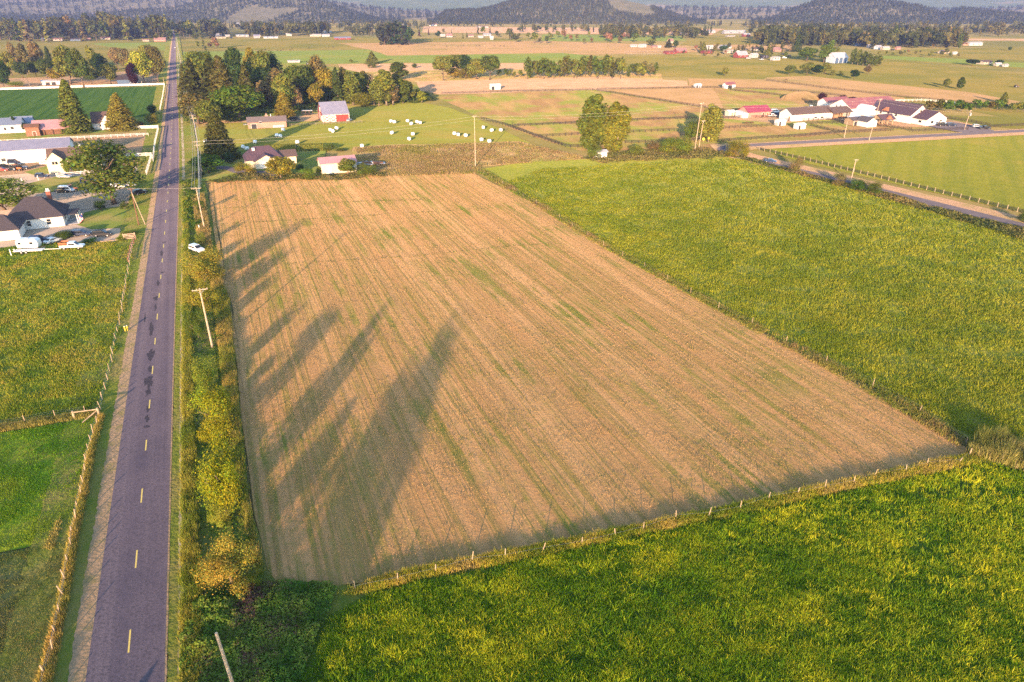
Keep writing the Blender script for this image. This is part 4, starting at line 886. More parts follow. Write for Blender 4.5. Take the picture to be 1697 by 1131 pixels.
# the red barn
t = house('red_barn', 'red barn with lilac metal roof and white cross-braced doors', 'barn', (558, 202), 13.8, 15, 3.9, 5.4, PR, RM, rz=TH, eave=.3)
piece('corner_board', PALEB, t, -6.95, -6.7, -7.62, -7.5, 0, 3.8); piece('corner_board', PALEB, t, 6.7, 6.95, -7.62, -7.5, 0, 3.8); piece('eave_board', PALEB, t, -6.7, 6.7, -7.63, -7.52, 3.5, 3.85)
for k in range(2):
    x0 = -6.3 + 3.2 * k
    d = MB().box(x0, x0 + 2.9, -7.68, -7.52, 0, 3.4).obj('barn_door', PALEB, t)
    for (za, zb) in ((.2, 1.6), (1.8, 3.2)):
        for s in (0, 1): MB().tube([(x0 + .2, -7.71, za if s else zb), (x0 + 2.7, -7.71, zb if s else za)], .16, 4).obj('door_brace', PR, d)
for k in range(9): piece('batten', plain('batten_red', (.30, .04, .035), .85, .1) if k == 0 else bpy.data.materials['batten_red'], t, .4 + .75 * k, .5 + .75 * k, -7.57, -7.50, 0, 3.45)
g = piece('loft_door', PALEB, t, -7.02, -6.88, -1.2, 1.2, 4.6, 6.8); piece('side_door', PALEB, t, -7.02, -6.88, -5.2, -2.0, 0, 3.0)
for y in (-6.2, 0.5, 3.5): piece('side_trim', PALEB, t, -7.0, -6.88, y, y + .25, 0, 3.9)
X, Y = G(510, 191); t = thing('stock_trailer', 'old flat-topped trailer parked left of the red barn', 'trailer', (X, Y, 0), R(8))
MB().box(-3, 3, -1.2, 1.2, .7, 1.0).obj('deck', PD, t); MB().box(-3, 3, -1.2, 1.2, 2.4, 2.6).obj('roof', RM2, t); [piece('stake', PB, t, x - .07, x + .07, y - .07, y + .07, 1.0, 2.4) for x in (-2.9, -1, 1, 2.9) for y in (-1.1, 1.1)]
for x in (-.6, .6):
    for y in (-1.15, 1.15): obj('wheel', TYRE, None, t, (x, y, .34))
X, Y = G(607, 273); t = thing('scrap_stack', 'heap of grey sheets and an old flatbed beside the pale shed', 'scrap', (X, Y, 0), R(10)); rr = random.Random(5)
for k in range(9):
    o = piece('sheet', (PG, PD, RM2, PB)[k % 4], t, -5 + k * 1.1, -1.5 + k * 1.1, rr.uniform(-2, 0), rr.uniform(.8, 2), .2 + .1 * (k % 3), .5 + .2 * (k % 4), rr.uniform(-.4, .4)); o.rotation_euler.y = rr.uniform(-.12, .12)
for x in (-3, 2): piece('support', PD, t, x, x + .4, -1, 1, 0, .35)
t = house('shelter', 'white paddock shed among bushes beside the yellow poplars', 'shed', (998, 262), 4.2, 3, 2.4, .5, PALEB, RM2, rz=R(20), doors=[('f', .6, .9, 1.9, PG)])
house('run_in_shed', 'small white field shed with dark open side beyond the brown paddock', 'shed', (822, 149), 7, 4.5, 3, .8, PALEB, PW, rz=R(20), doors=[('f', -2.2, 2.2, 2.4, PD)])  # the open side is a dark panel, coloured as the shade within

# ------------------------------------------------------------------ buildings: ranch on the right
RA = R(21)
def gable_front(px, L, W, rz):
    X, Y = G(*px); return (X + math.cos(rz) * L / 2 + math.sin(rz) * W / 2, Y + math.sin(rz) * L / 2 - math.cos(rz) * W / 2)
t = house('stable', 'pink stable with crimson metal roof and lean-to at the ranch', 'stable', (1258, 194.5), 15, 9, 3.0, 2.6, PK, RCR, rz=RA, eave=.5, doors=[('f', 2.5, 1.4, 2.2, PB), ('f', 5.4, 1.2, 2.2, PO)])
MB().prism([(-4.5, 0), (3, 0), (3, 3.2), (-4.5, 2.5)], -10.5, -7.6, 'x').obj('lean_to', PW, t); MB().box(-10.62, -10.5, -3, 0, 0, 2.3).obj('stall_door', PALEB, t)
house('tack_shed', 'little cream shed left of the pink stable', 'shed', (1212, 193), 4, 3.4, 2.6, .5, PC, PALEB, rz=RA, doors=[('f', .4, 1, 1.9, PT)])
house('long_stable', 'long white stable with brown roof at the ranch', 'stable', (1346, 199), 28, 10, 3.4, 2.8, PW, RB_, rz=RA, wins=[('f', 2, .8, 1.8, .7), ('f', 6.5, .8, 1.8, .7)], doors=[('l', 3.0, 1.2, 2.2, PT), ('l', -1.5, 3.4, 2.3, PALEB)])
t = house('riding_arena', 'big white riding hall with faded red metal roof', 'barn', (1448, 192), 35, 16, 4.6, 4.2, PW, RR, rz=RA, eave=.3, wins=[('l', -2.8, 4.4, 1.0, 1.0), ('l', 0, 4.4, 1.0, 1.0), ('l', 2.8, 4.4, 1.0, 1.0)])
b = MB(); b.prism([(-14, 0), (-4, 0), (-4, 4.6), (-9, 6.4), (-14, 4.6)], -13, -7.6, 'y'); g = b.obj('front_bay', PW, t); m = MB(); m.prism([(-14.4, 4.45), (-9, 6.4), (-3.6, 4.45), (-3.6, 4.65), (-9, 6.6), (-14.4, 4.65)], -13.4, -6, 'y'); m.obj('bay_roof', PALEB, g); MB().box(-7.4, -6.0, -13.08, -12.97, 0, 2.2).obj('bay_door', PALEB, g)
house('machine_shed', 'white gabled shed with red roof and open side behind the long stable', 'shed', (1388, 181.5), 17, 8, 4.2, 2.2, PW, RR, rz=RA, doors=[('f', 1, 10, 3.6, PD)])  # wide dark panel takes the place of the shaded open side
t = house('hay_cover', 'open brown-roofed hay cover between the stable and the riding hall', 'shed', (1394, 196.5), 12, 9, .3, 2.0, PT, RB_, rz=RA, eave=1.0, z0=3.2)
[piece('post', PB, t, x - .15, x + .15, y - .15, y + .15, 0, 3.25) for x in (-5.5, 0, 5.5) for y in (-4.2, 4.2)]; [piece('hay_block', PT, t, x, x + 2.6, -1, 2, 0, 1.6 + .4 * (x > 0)) for x in (-4, -1, 2)]
X, Y = G(1424, 202.5); t = thing('horse_trailer', 'long white horse trailer parked before the riding hall', 'trailer', (X, Y, 0), R(4))
MB().prism([(-6.5, .8), (6.0, .8), (6.5, 1.6), (6.3, 3.0), (-6.5, 3.0)], -1.25, 1.25, 'y', inset=.06).obj('body', CARM['white'], t); [piece('window', GL, t, x, x + .9, -1.29, -1.2, 1.9, 2.4) for x in (-4.5, -2.5, -.5, 1.5, 3.5)]; [obj('wheel', TYRE, None, t, (x, y, .34)) for x in (-1, 0, 1) for y in (-1.2, 1.2)]; piece('hitch', PD, t, 6.3, 8, -.1, .1, .6, .8)
t = house('small_barn', 'small white barn with grey roof and gable facing the ranch lane', 'barn', None, 7, 6.5, 2.8, 1.8, PW, RS, rz=RA + math.pi / 2, world=gable_front((1444, 211), 7, 6.5, RA + math.pi / 2))
t = house('lean_to_shed', 'open lean-to with grey roof left of the small white barn', 'shed', (1424, 208), 9, 6, 2.6, 1.2, PT, RS, rz=RA, doors=[('f', -2.6, 2.4, 2.1, PD), ('f', .8, 2.6, 2.1, PD)])  # its open bays are dark panels painted as shade
HA = RA + math.pi / 2
t = house('ranch_house', 'white ranch house with dark roof and gabled front wing by the lane', 'house', None, 24, 13, 4.4, 4.6, PW, RP, rz=HA, eave=.7, world=gable_front((1521, 204), 24, 13, HA), wins=[('b', -7, 2.6, 1.4, 1.4), ('b', -2, 2.6, 1.4, 1.4), ('b', 3, 2.6, 1.4, 1.4), ('l', 0, 5.6, 1.2, 1.2)])
b = MB(); b.prism([(-9.5, 0), (4.5, 0), (4.5, 3.2), (-2.5, 6.6), (-9.5, 3.2)], -20.5, -12.2, 'x'); g = b.obj('front_wing', PW, t); m = MB(); m.prism([(-10.2, 2.86), (-2.5, 6.6), (5.2, 2.86), (5.2, 3.08), (-2.5, 6.82), (-10.2, 3.08)], -21.1, -11, 'x'); m.obj('wing_roof', RP, g)
for y in (-6.5, -.5): obj('window', MB().box(-20.58, -20.46, y, y + 1.8, 1.0, 2.3).mesh('w', [GL]), None, g)
obj('window', MB().box(-17.5, -16.0, 4.45, 4.58, 1.2, 2.2).mesh('w', [GL]), None, g)
m = MB(); m.prism([(2, 4.5), (4.2, 6.2), (6.4, 4.5)], 4.6, 7.2, 'y'); m.obj('dormer', plain('cedar_gable', (.36, .15, .08), .8), t)
t = house('porch', 'timber porch with tan posts and small gable beside the ranch house', 'porch', (1470, 208), 8, 6, .3, 1.9, PT, RP, rz=RA, eave=.7, z0=2.9)
[piece('post', PT, t, x - .3, x + .3, y - .3, y + .3, 0, 2.95) for x in (-3.5, 0, 3.5) for y in (-2.7, 2.7)]; MB().prism([(-1.8, 3.2), (1.8, 3.2), (0, 5.0)], -3.9, -2.8, 'y').obj('front_gable', bpy.data.materials['cedar_gable'], t)
for px, lab in (((1296, 208.5), 'white paddock shelter nearest the long stable'), ((1328.5, 214.5), 'white paddock shelter nearest the ranch lane'), ((1158, 146), 'white field shelter beyond the rail fence left of the red-roofed shelter')):
    t = house('horse_shelter', lab, 'shelter', px, 4.6, 3.4, 2.3, .5, PW, PW, rz=RA, eave=.25, doors=[('f', -1.5, 1.2, 1.9, PD)])
house('field_shelter', 'field shelter with brick red roof and dark open front', 'shelter', (1211, 147), 8, 5, 2.8, 1.4, PW, RR, rz=RA, doors=[('f', -1, 3.6, 2.3, PD)])  # shade in the open front is put in as a dark panel
X, Y = G(1327, 164); rr = np.random.default_rng(3); t_ = np.linspace(0, 2 * np.pi, 25)[:-1]; V = [(0, 0, 4.6)]; F = []
for k, (q, z) in enumerate(((.3, 4.3), (.55, 3.4), (.8, 1.9), (1, -.1))):
    for a in t_: V.append((math.cos(a) * 13 * q * rr.uniform(.9, 1.08), math.sin(a) * 8 * q * rr.uniform(.9, 1.08), z + (rr.uniform(-.3, .3) if k < 3 else 0)))
F = [(0, 1 + i, 1 + (i + 1) % 24) for i in range(24)] + [(1 + k * 24 + i, 1 + (k + 1) * 24 + i, 1 + (k + 1) * 24 + (i + 1) % 24, 1 + k * 24 + (i + 1) % 24) for k in range(3) for i in range(24)]
me = bpy.data.meshes.new('mound'); me.from_pydata(V, [], F); o = obj('compost_mound', me, m_tan, None, (X, Y, 0)); tag(o, 'tan grassy mound behind the long stable', 'mound')

# ------------------------------------------------------------------ far buildings, each with walls, roof and windows
FARB = [  # x, y, width px, wall h, roof h, wall, roof, label, name
 (76, 68, 15, 4, 2.2, PALEB, PALEB, 'white shed below the top left woods', 'shed'), (96, 68, 15, 4, 3, PALEB, RPK, 'white house with pink roof below the top left woods', 'house'), (127, 68, 22, 4, 2.5, PBL, RD, 'long dark house under the top left woods', 'house'), (146, 67, 9, 3.5, 2, PK, RPK, 'small pinkish house in the top left woods', 'house'),
 (175, 66, 16, 4, 2.5, PC, RPK, 'cream house left of the dead standing trunks', 'house'), (240, 61, 24, 5, 3, PC, PC, 'large cream house in the woods by the lane', 'house'), (242, 69, 11, 3, 2, PC, RPK, 'low cream house at the field edge by the lane', 'house'), (265, 69, 20, 4, 5, PK, RPK, 'house with orange-pink roof beside the lane far off', 'house'), (66, 50, 8, 4, 2, PALEB, PALEB, 'pale roof glinting inside the top left woods', 'house'), (233, 49, 9, 4, 2, PALEB, RM2, 'white house deep in the woods by the lane', 'house'),
 (346, 39, 18, 7, 3, PC, PALEB, 'big cream hall beyond the far lane trees', 'hall'), (396, 42, 13, 6, 3, PALEB, PALEB, 'white hall on the tan far field', 'hall'), (362, 60, 11, 4, 3, PBL, RM2, 'blue house with pale roof among sheds', 'house'), (377, 61, 8, 3, 2, PALEB, PALEB, 'white shed right of the blue house', 'shed'), (366, 64, 18, 3, 1.5, PC, PT, 'long tan shed before the blue house', 'shed'), (402, 61, 22, 4, 1.5, PALEB, PG, 'row of pale sheds along the far field', 'shed'),
 (426, 63.5, 11, 6, 3, RM2, RM, 'grey metal barn on the far pasture edge', 'barn'), (449, 64, 26, 4, 1.2, PW, RM2, 'long white poultry shed on the far pasture edge', 'shed'), (479, 60, 10, 5, 3, PW, PALEB, 'white barn below the far poplars', 'barn'), (523, 61, 20, 5, 2, PC, PALEB, 'cream shed with white roof left of the red shed', 'shed'), (540, 61, 14, 5, 2, PW, RM2, 'white shed beside the long red shed', 'shed'), (543, 55, 14, 4, 2, PALEB, PALEB, 'white sheds behind the far farm', 'shed'),
 (568, 66, 30, 4.5, 2.5, PR, RM, 'long red shed with lilac roof far across the pasture', 'barn'), (745, 62, 11, 4.5, 5, PALEB, RPK, 'white house with steep gable on the far meadow', 'house'), (734, 61, 9, 4, 2.5, PALEB, PALEB, 'low white house left of the steep gable', 'house'), (781, 62, 10, 4, 3, PC, RPK, 'cream house with pink roof on the far meadow', 'house'), (797, 63.5, 9, 3.5, 2.5, PALEB, PALEB, 'white house right of the cream one on the far meadow', 'house'), (808, 60, 14, 4, 3, PALEB, RM2, 'pale roofed barn on the far meadow', 'barn'), (815, 66, 6, 5, 4, PW, PALEB, 'narrow white barn with dark doorway', 'barn'),
 (718, 43.5, 14, 6, 3, PW, RPK, 'white and pink farm far below the wooded hills', 'farm'), (800, 46, 22, 4, 2, PALEB, RPK, 'long pale barn far below the wooded hills', 'barn'), (669, 44, 7, 6, 3, PALEB, PALEB, 'white house right of the fir stand far off', 'house'),
 (1051, 78.5, 12, 4, 1.5, PW, PALEB, 'left one of two white sheds on the dry field', 'shed'), (1066, 79, 14, 5, 2, PW, PALEB, 'right one of two white sheds on the dry field', 'shed'), (1086, 79.5, 12, 3, 1.5, PK, RPK, 'low pink roofed shed on the dry field', 'shed'), (1093, 79.5, 6, 3, 1.5, PW, PALEB, 'tiny white shed right of the low pink one', 'shed'), (1112, 72, 10, 6, 4, PC, RPK, 'tall white house behind a dark cone tree', 'house'), (1113, 90, 22, 3.5, 2, PR, PR, 'long red shed of the far farmstead', 'barn'), (1130, 88, 22, 4, 5, PR, RPK, 'red barn with broad brown-pink roof', 'barn'),
 (1177, 82, 14, 5, 3, PW, PALEB, 'white gabled barn behind the red farm', 'barn'), (1204, 81, 22, 4, 3, PW, RM2, 'white roofed long house behind the red farm', 'house'), (1174, 89, 20, 3.5, 1.5, PR, PR, 'low red stable of the far farm', 'stable'), (1209, 88.5, 20, 4, 2, PC, PC, 'cream long shed left of the grey-roofed barn', 'shed'), (1231, 96, 24, 5, 6, PR, RM2, 'red barn with pale grey gabled roof', 'barn'), (1251, 96, 15, 5, 2.5, PW, PALEB, 'white barn right of the grey-roofed red barn', 'barn'), (1255, 85, 20, 4, 3, PC, RB_, 'cream house with brown roof in the far hamlet', 'house'), (1289, 86, 16, 4, 4, PK, RPK, 'brick house with pink roof in the far hamlet', 'house'), (1287, 100.5, 16, 4.5, 1.5, PW, PALEB, 'white box shed in the far hamlet', 'shed'), (1268, 97, 14, 3, 1.5, PD, RD, 'dark shed in the far hamlet', 'shed'),
 (1218, 56, 46, 7, 3, RM2, PALEB, 'very long white greenhouse barn far off', 'barn'), (1238, 61, 14, 6, 3, PR, PALEB, 'red and white barn at the end of the greenhouse', 'barn'), (1180, 55, 16, 5, 3, PW, PALEB, 'white houses left of the far greenhouse barn', 'house'), (1212, 61, 16, 2, 1, PALEB, PALEB, 'white trailers before the far greenhouse barn', 'trailer'), (1134, 55, 7, 5, 3, PW, PALEB, 'white house among far trees', 'house'),
 (1426, 77, 14, 5, 3, PBL, RD, 'dark blue house before the far poplars', 'house'), (1441, 79, 7, 4, 4, PBL, RM2, 'grey-blue steep house before the far poplars', 'house'), (1457, 82, 13, 5, 3, plain('pale_blue_wall', (.5, .55, .6), .8), RM2, 'pale blue house before the far poplars', 'house'), (1469, 83, 15, 4, 2.5, PC, PALEB, 'cream house right of the pale blue house', 'house'), (1489, 83, 9, 4, 2.5, PK, RPK, 'small pink house near the far poplars', 'house'), (1480, 66, 26, 5, 2.5, PG, RM, 'grey warehouse behind the far poplars', 'warehouse'), (1443, 62, 11, 6, 3, PC, PC, 'cream roof among the far poplars', 'house'), (1469, 60, 5, 6, 3, PW, PALEB, 'small white house among the far poplars', 'house'),
 (1617, 76, 29, 6, 2, PW, PALEB, 'long white barn at the edge of the right far field', 'barn'), (1600, 76, 10, 4, 2, PT, PB, 'brown shed left of the long white barn', 'shed'), (1567, 89, 18, 3, 3, PC, RPK, 'cream ranch house alone in the right green field', 'house'), (1583, 90.5, 8, 3, 1.5, PW, PALEB, 'white shed beside the lone ranch house', 'shed'), (1637, 107, 26, 4, 2, PC, RB_, 'long tan house behind a dark bush at right', 'house'), (1655, 110, 12, 3, 2, PC, PALEB, 'pale house right of the long tan house', 'house'), (1668, 111, 10, 2.5, 1.5, PW, PALEB, 'small white house right of the tan house', 'house'),
 (487, 104, 22, 2.5, 1, PALEB, PALEB, 'white roof glinting between the grove trees at left', 'shed'), (517, 109, 16, 2.5, 1, PALEB, PALEB, 'white roof glinting between the grove trees at right', 'shed'), (362, 106, 7, 3, 1.5, PALEB, PALEB, 'pale roof behind the grove by the lane', 'shed'),
]
fr = random.Random(2)
FW = {'white_paint': plain('dim_white', (.50, .48, .45), .8, .1), 'pale_trim': plain('dim_pale', (.46, .43, .40), .8, .1), 'barn_red': plain('dim_red', (.24, .06, .05), .85, .2), 'pale_sheet_metal': plain('dim_metal', (.36, .35, .36), .6, .1), 'pink_sheet_metal': plain('dim_pink_roof', (.30, .17, .15), .8, .15), 'cream_siding': plain('dim_cream', (.46, .40, .30), .8, .1)}  # near colours darkened so the far buildings come out less bright
for (x, y, w, hw, hr, wl, rf, lab, nm) in FARB:
    L = w / ppm(y) * .88; L = max(L, 4.5); W = min(L * .55, 9); n = 2 if w > 9 else 1; wl = FW.get(wl.name, wl); rf = FW.get(rf.name, rf); hw *= .78; hr *= .8
    house(nm, lab, nm, (x, y), L, W, hw * .8, hr * .8, wl, rf, rz=R(fr.uniform(8, 26)), eave=.5, wins=[('f', (k - (n - 1) / 2) * L * .4, 1.2, max(1.2, L * .1), 1.2) for k in range(n)])
t = house('arched_barn', 'large white barn with tall dark blue arched openings', 'barn', (1393, 105), 18, 12, 5.5, 4.5, bpy.data.materials['pale_blue_wall'], RM2, rz=RA)
for k in range(3): MB().prism([(-7.9 + 5.5 * k, 0), (-3.5 + 5.5 * k, 0), (-3.5 + 5.5 * k, 4), (-4.4 + 5.5 * k, 5.6), (-5.7 + 5.5 * k, 6.0), (-7.0 + 5.5 * k, 5.6), (-7.9 + 5.5 * k, 4)], -6.1, -5.9, 'y').obj('arch_panel', PBL, t)  # solid dark blue panels drawn for the arched openings

# ------------------------------------------------------------------ vehicles
X, Y = G(46, 415.5); t = thing('camper', 'white travel trailer with rounded ends standing on the grass by the garage', 'camper', (X, Y + 1.2, 0), R(7))
MB().prism([(-2.5, .6), (2.3, .6), (2.6, 1.3), (2.55, 2.3), (2.1, 2.85), (-2.0, 2.9), (-2.55, 2.5), (-2.65, 1.4)], -1.1, 1.1, 'y', inset=.1).obj('body', CARM['white'], t)
for x, w in ((-1.7, .7), (1.1, .8)): obj('window', unit_box(GL), None, t, (x, -1.13, 1.6)).scale = (w, .05, .55)
piece('door', PALEB, t, -.3, .4, -1.16, -1.08, .8, 2.4); [obj('wheel', TYRE, None, t, (x, y, .34)) for x in (-.5, .35) for y in (-1.05, 1.05)]; piece('roof_vent', CARM['silver'], t, -.4, .2, -.3, .3, 2.86, 3.02); piece('hitch', PD, t, 2.4, 3.8, -.08, .08, .5, .62)
X, Y = G(58, 418); t = thing('flatbed_trailer', 'long low empty flatbed trailer hitched to the white pickup', 'trailer', (X, Y, 0), R(9))
MB().box(-4.6, 2.2, -1.0, .9, .55, .68).obj('deck', PALEB, t); MB().tube([(2.2, 0, .6), (6.2, 0, .6)], .08, 6).obj('tongue', PALEB, t)
for x in (-2.6, -1.5):
    for y in (-1.12, 1.02): wl = obj('wheel', TYRE, None, t, (x, y, .34)); obj('rim', RIM, None, wl)
piece('jack', PALEB, t, -4.3, -4.0, -1.1, -.9, .55, 1.3)
t = car('pickup', 'white', 'white pickup with rusty wooden stake sides parked on the grass', 121, 412, R(8))
for s in (-.92, .92):
    for z in (1.1, 1.36, 1.62): piece('stake_board', PO if z != 1.36 else PB, t, -2.75, -.95, s - .03, s + .03, z, z + .2)
for x in (-2.78, -.93): piece('end_board', PO, t, x - .03, x + .03, -.9, .9, 1.1, 1.75)
car('suv', 'navy', 'dark blue estate car on the drive left of the other dark car', 136, 391, R(8)); car('suv', 'black', 'black SUV on the drive behind the flower bed', 171, 391.5, R(10)); car('suv', 'navy', 'dark blue car parked behind the camper', 66, 401, R(20)); car('sedan', 'white', 'white car nose half hidden behind the round bush', 89, 402, R(70))
car('suv', 'white', 'white SUV parked before the long barn', 78, 273.5, R(3)); car('suv', 'navy', 'blue car on the shaded lawn by the lawn edge', 71, 295, R(0)); car('sedan', 'silver', 'silver car with teal tarp by the white rail fence', 108, 295, R(-2)); car('van', 'blue', 'blue van half hidden below the big tree', 148, 304, R(15)); car('suv', 'white', 'white car glimpsed through the big tree', 196, 312, R(15)); car('sedan', 'silver', 'pale blue car by the drive under the big tree', 216, 309, R(15)); car('suv', 'black', 'dark car by the lane entrance under the tree', 232, 322, R(60)); car('suv', 'black', 'black car parked at the left yard edge', 8, 279, R(40)); car('sedan', 'red', 'maroon car at the left yard edge', 4, 284, R(10)); car('van', 'navy', 'dark van before the long barn', 22, 272, R(0)); car('sedan', 'black', 'black sedan beside the orange loader', 104, 319, R(5)); car('van', 'white', 'white van beside the orange loader', 112, 318, R(0))
tractor('red tractor in the yard before the long barn', 30, 283, R(-10), PO); tractor('orange loader tractor in the gravel yard', 121, 317, R(10), PO); tractor('blue tractor beside the red one before the long barn', 38, 281, R(20), PBL)
car('suv', 'white', 'white car on the hedge track right of the lane', 327, 417, R(-35)); car('sedan', 'blue', 'blue car driving on the side road past the hedge', 1277, 269.5, R(-30)); car('sedan', 'silver', 'silver car beside the red barn', 579, 201, R(80)); car('van', 'black', 'dark van under trees left of the red barn', 489, 200, R(20))
car('suv', 'white', 'white SUV nearest the ranch house', 1549, 206.5, R(75)); car('suv', 'white', 'white SUV right of another at the ranch house', 1562, 206.5, R(10)); car('suv', 'navy', 'blue car rightmost by the ranch house', 1576, 209.5, R(0)); car('suv', 'black', 'dark car half behind the white SUVs at the ranch', 1561, 209, R(0)); car('pickup', 'black', 'black pickup on the ranch driveway gate', 1631, 214.5, R(-2)); car('suv', 'silver', 'grey car left of the black pickup at the gate', 1619, 212, R(-4))
car('pickup', 'white', 'white pickup between the pink and the white stables', 1279, 194, R(0)); car('van', 'navy', 'dark van left of the long white stable', 1288, 192, R(30)); car('van', 'white', 'white van behind the pickup at the stables', 1284, 187, R(0)); car('pickup', 'white', 'white truck behind the long stable', 1343, 180, R(5)); tractor('brown tractor working far out on the olive field', 1684, 145, R(0), PB); car('suv', 'silver', 'pale car far down the lane', 286.8, 54, R(114)); car('sedan', 'white', 'small white car on the far lane', 290.0, 80, R(114))
for i, (x, y) in enumerate(((1224, 87), (1237, 83), (1262, 100), (1308, 94), (1300, 97), (1272, 92), (1240, 98), (1298, 91), (430, 60), (384, 64), (410, 62), (1480, 84))):
    car(('van', 'suv', 'pickup')[i % 3], ('white', 'navy', 'silver', 'black')[i % 4], '%s %s parked in the far %s' % (('white', 'dark blue', 'silver', 'black')[i % 4], ('van', 'car', 'truck')[i % 3], ('hamlet by the grey-roofed barn', 'hamlet behind the barns', 'hamlet beside the white box shed', 'hamlet by the dark shed', 'hamlet under a tree', 'hamlet by the white barn', 'farmyard by the red barn', 'hamlet by the brick house', 'farmyard by the grey metal barn', 'yard by the tan shed', 'yard by the pale sheds', 'yard by the cream house')[i]), x, y, R(fr.uniform(-30, 30)), group='vehicles parked at the far farms')

# ------------------------------------------------------------------ utility poles and cables
LP = []
for i, (x, yb, yt) in enumerate(((352, 576, 478), (339, 380, 311), (336, 290, None), (327, 232, 190.5), (318, 199, 165), (314.5, 187, 154), (308, 146, 120), (303, 122, 103), (299, 102, 88), (296, 86, 75), (294.5, 75, 66))):
    X, Y = G(x, yb); h = zat(yt, Y) if yt else 12.2; h = min(max(h, 11), 13.5); LP.append((X, Y, h))
    pole(0, 0, h, ('bare wooden pole with single crossarm rising from the yellow hedge', 'wooden pole with crossarm at the top left corner of the hay field', 'wooden pole beside the dark conifer by the lane', 'wooden pole by the drive to the brick outbuilding', 'wooden pole with two close neighbours by the grove', 'wooden pole just beyond the grove edge', 'wooden pole where the grove meets the lane', 'wooden pole by the far end of the grove', 'wooden pole beyond the grove on the lane', 'far wooden pole on the lane past the green field', 'farthest wooden pole before the distant trees')[i], world=(X, Y), group='poles along the lane', arms=((.25, 2.6),) if i < 2 else ((.25, 2.6), (1.5, 2.2)))
Xb, Yb = G(398, 1172); pole(0, 0, 9.6, 'pale bare pole cut off by the bottom edge of the picture', world=(Xb, Yb), arms=(), group='poles along the lane', lean=-.3); 
for (off, dz), wn_ in zip(((-1.2, .1), (-.5, .1), (.5, .1), (1.2, .1), (0, 2.6), (.15, 3.4)), ('outermost wire on the road side', 'second wire from the road side', 'second wire from the field side', 'outermost wire on the field side', 'upper thick cable below the crossarms', 'lowest thick cable')):
    cable('power_line', [(x + off * math.cos(TH), y + off * math.sin(TH), h - dz) for x, y, h in LP[1:]], wn_ + ' of the lane poles', .028 if dz < 1 else .05)['group'] = 'wires along the lane'
P2 = {}
for k, (x, yb, yt, lean, lab) in dict(field=(788, 276, 192, 0, 'tall lone pole standing in the rough strip above the hay field'), jt=(1151, 251, 171, .9, 'tallest pole at the side road bend'), js=(1158, 246, 200, .7, 'shorter pole at the side road bend'), ra=(1399, 228, 202, 0, 'short pole by the ranch fence left of the tall leaning one'), rb=(1440, 233, 164, 1.6, 'tall leaning pole before the riding hall'), rc=(1598, 215, 183, .8, 'leaning pole by the ranch driveway with a transformer'), rd=(1410, 300, 264, .3, 'thin pole beside the lower side road hedge'), la=(230, 373, 312, .3, 'brown pole by the cottage drive'), lb=(49, 142, 125, -.8, 'leaning pole on the bare ground left beyond the row crop'), lc=(236, 141, 125, -.3, 'pole with lamp at the far corner of the row crop'), ld=(272, 138, 128, 0, 'short pole at the lane corner of the row crop'), dead=(333, 150, 118, 0, 'pole among the grove firs')).items():
    X, Y = G(x, yb); h = zat(yt, Y); P2[k] = (X + lean * math.cos(TH), Y, h); pole(0, 0, h, lab, world=(X, Y), lean=lean, arms=() if k in ('js0', 'ld', 'ra', 'lc') else ((.3, 1.8),), mat=PB if k == 'la' else None)
X, Y = G(241, 373); t = thing('guy_strut', 'pale strut propping the brown pole by the cottage drive', 'pole', (X, Y, 0), TH); MB().tube([(0, 0, 0), (-1.5, .4, 9.5)], .11, 7).obj('strut', WOODP, t)
X, Y, h = P2['rc']; t = bpy.data.objects.new('pole_transformer', MB().prism([(math.cos(i * .785) * .35, math.sin(i * .785) * .35) for i in range(8)], h - 2.6, h - 1.2, 'z').mesh('tr', [PG])); COL.objects.link(t); t.location = (X, Y - .5, 0); tag(t, 'grey transformer can hung high on the ranch driveway pole', 'transformer')
for dz in (.1, 1.2): cable('power_line', [(LP[2][0], LP[2][1], LP[2][2] - dz), P2['field'][:2] + (P2['field'][2] - dz - .2,), P2['jt'][:2] + (P2['jt'][2] - dz - .2,), P2['rb'][:2] + (P2['rb'][2] - dz,), P2['rc'][:2] + (P2['rc'][2] - dz,)], ('upper' if dz < 1 else 'lower') + ' thin wire crossing the bale meadow from pole to pole', .022)['group'] = 'wires across the meadow'
cable('power_line', [P2['la'], LP[1]], 'single wire from the brown pole across the lane', .02)
def sign(px, h, col, shape, label, w=.75, rz=0.0, world=None):
    X, Y = world or G(*px); t = thing('road_sign', label, 'road sign', (X, Y, 0), rz); MB().tube([(0, .05, 0), (0, .05, h)], .04, 6).obj('sign_post', WOODF, t)
    n = {'diamond': 4, 'rect': 4, 'round': 12}[shape]; a0 = 0 if shape == 'diamond' else math.pi / n
    MB().prism([(math.cos(a0 + 2 * math.pi * i / n) * w * .7, h - .3 + math.sin(a0 + 2 * math.pi * i / n) * w * .7) for i in range(n)], -.02, .02, 'y').obj('sign_face', col, t); return t
sign((1165, 239.5), 2.6, PY, 'diamond', 'yellow diamond sign at the side road bend', 1.1); sign((1173.5, 237.5), 2.4, PY, 'rect', 'small yellow arrow board at the side road bend', .8)
Xs, Ys = G(195, 1250); sign(None, 2.7, PY, 'diamond', 'yellow sign on the left verge throwing a long shadow over the lane', 1.0, R(10), world=(-36.6, 27.5))
for i, (x, y) in enumerate(((208, 549), (212, 548))):
    X, Y = G(x, y); t = thing('marker_post', ('left', 'right')[i] + ' one of two short yellow culvert posts by the fence gap', 'marker post', (X, Y, 0)); MB().tube([(0, 0, 0), (0, 0, 1.0)], .12, 8).obj('post', PY, t); MB().tube([(0, 0, 1.0), (0, 0, 1.08)], [.14, .08], 8).obj('cap', PALEB, t)
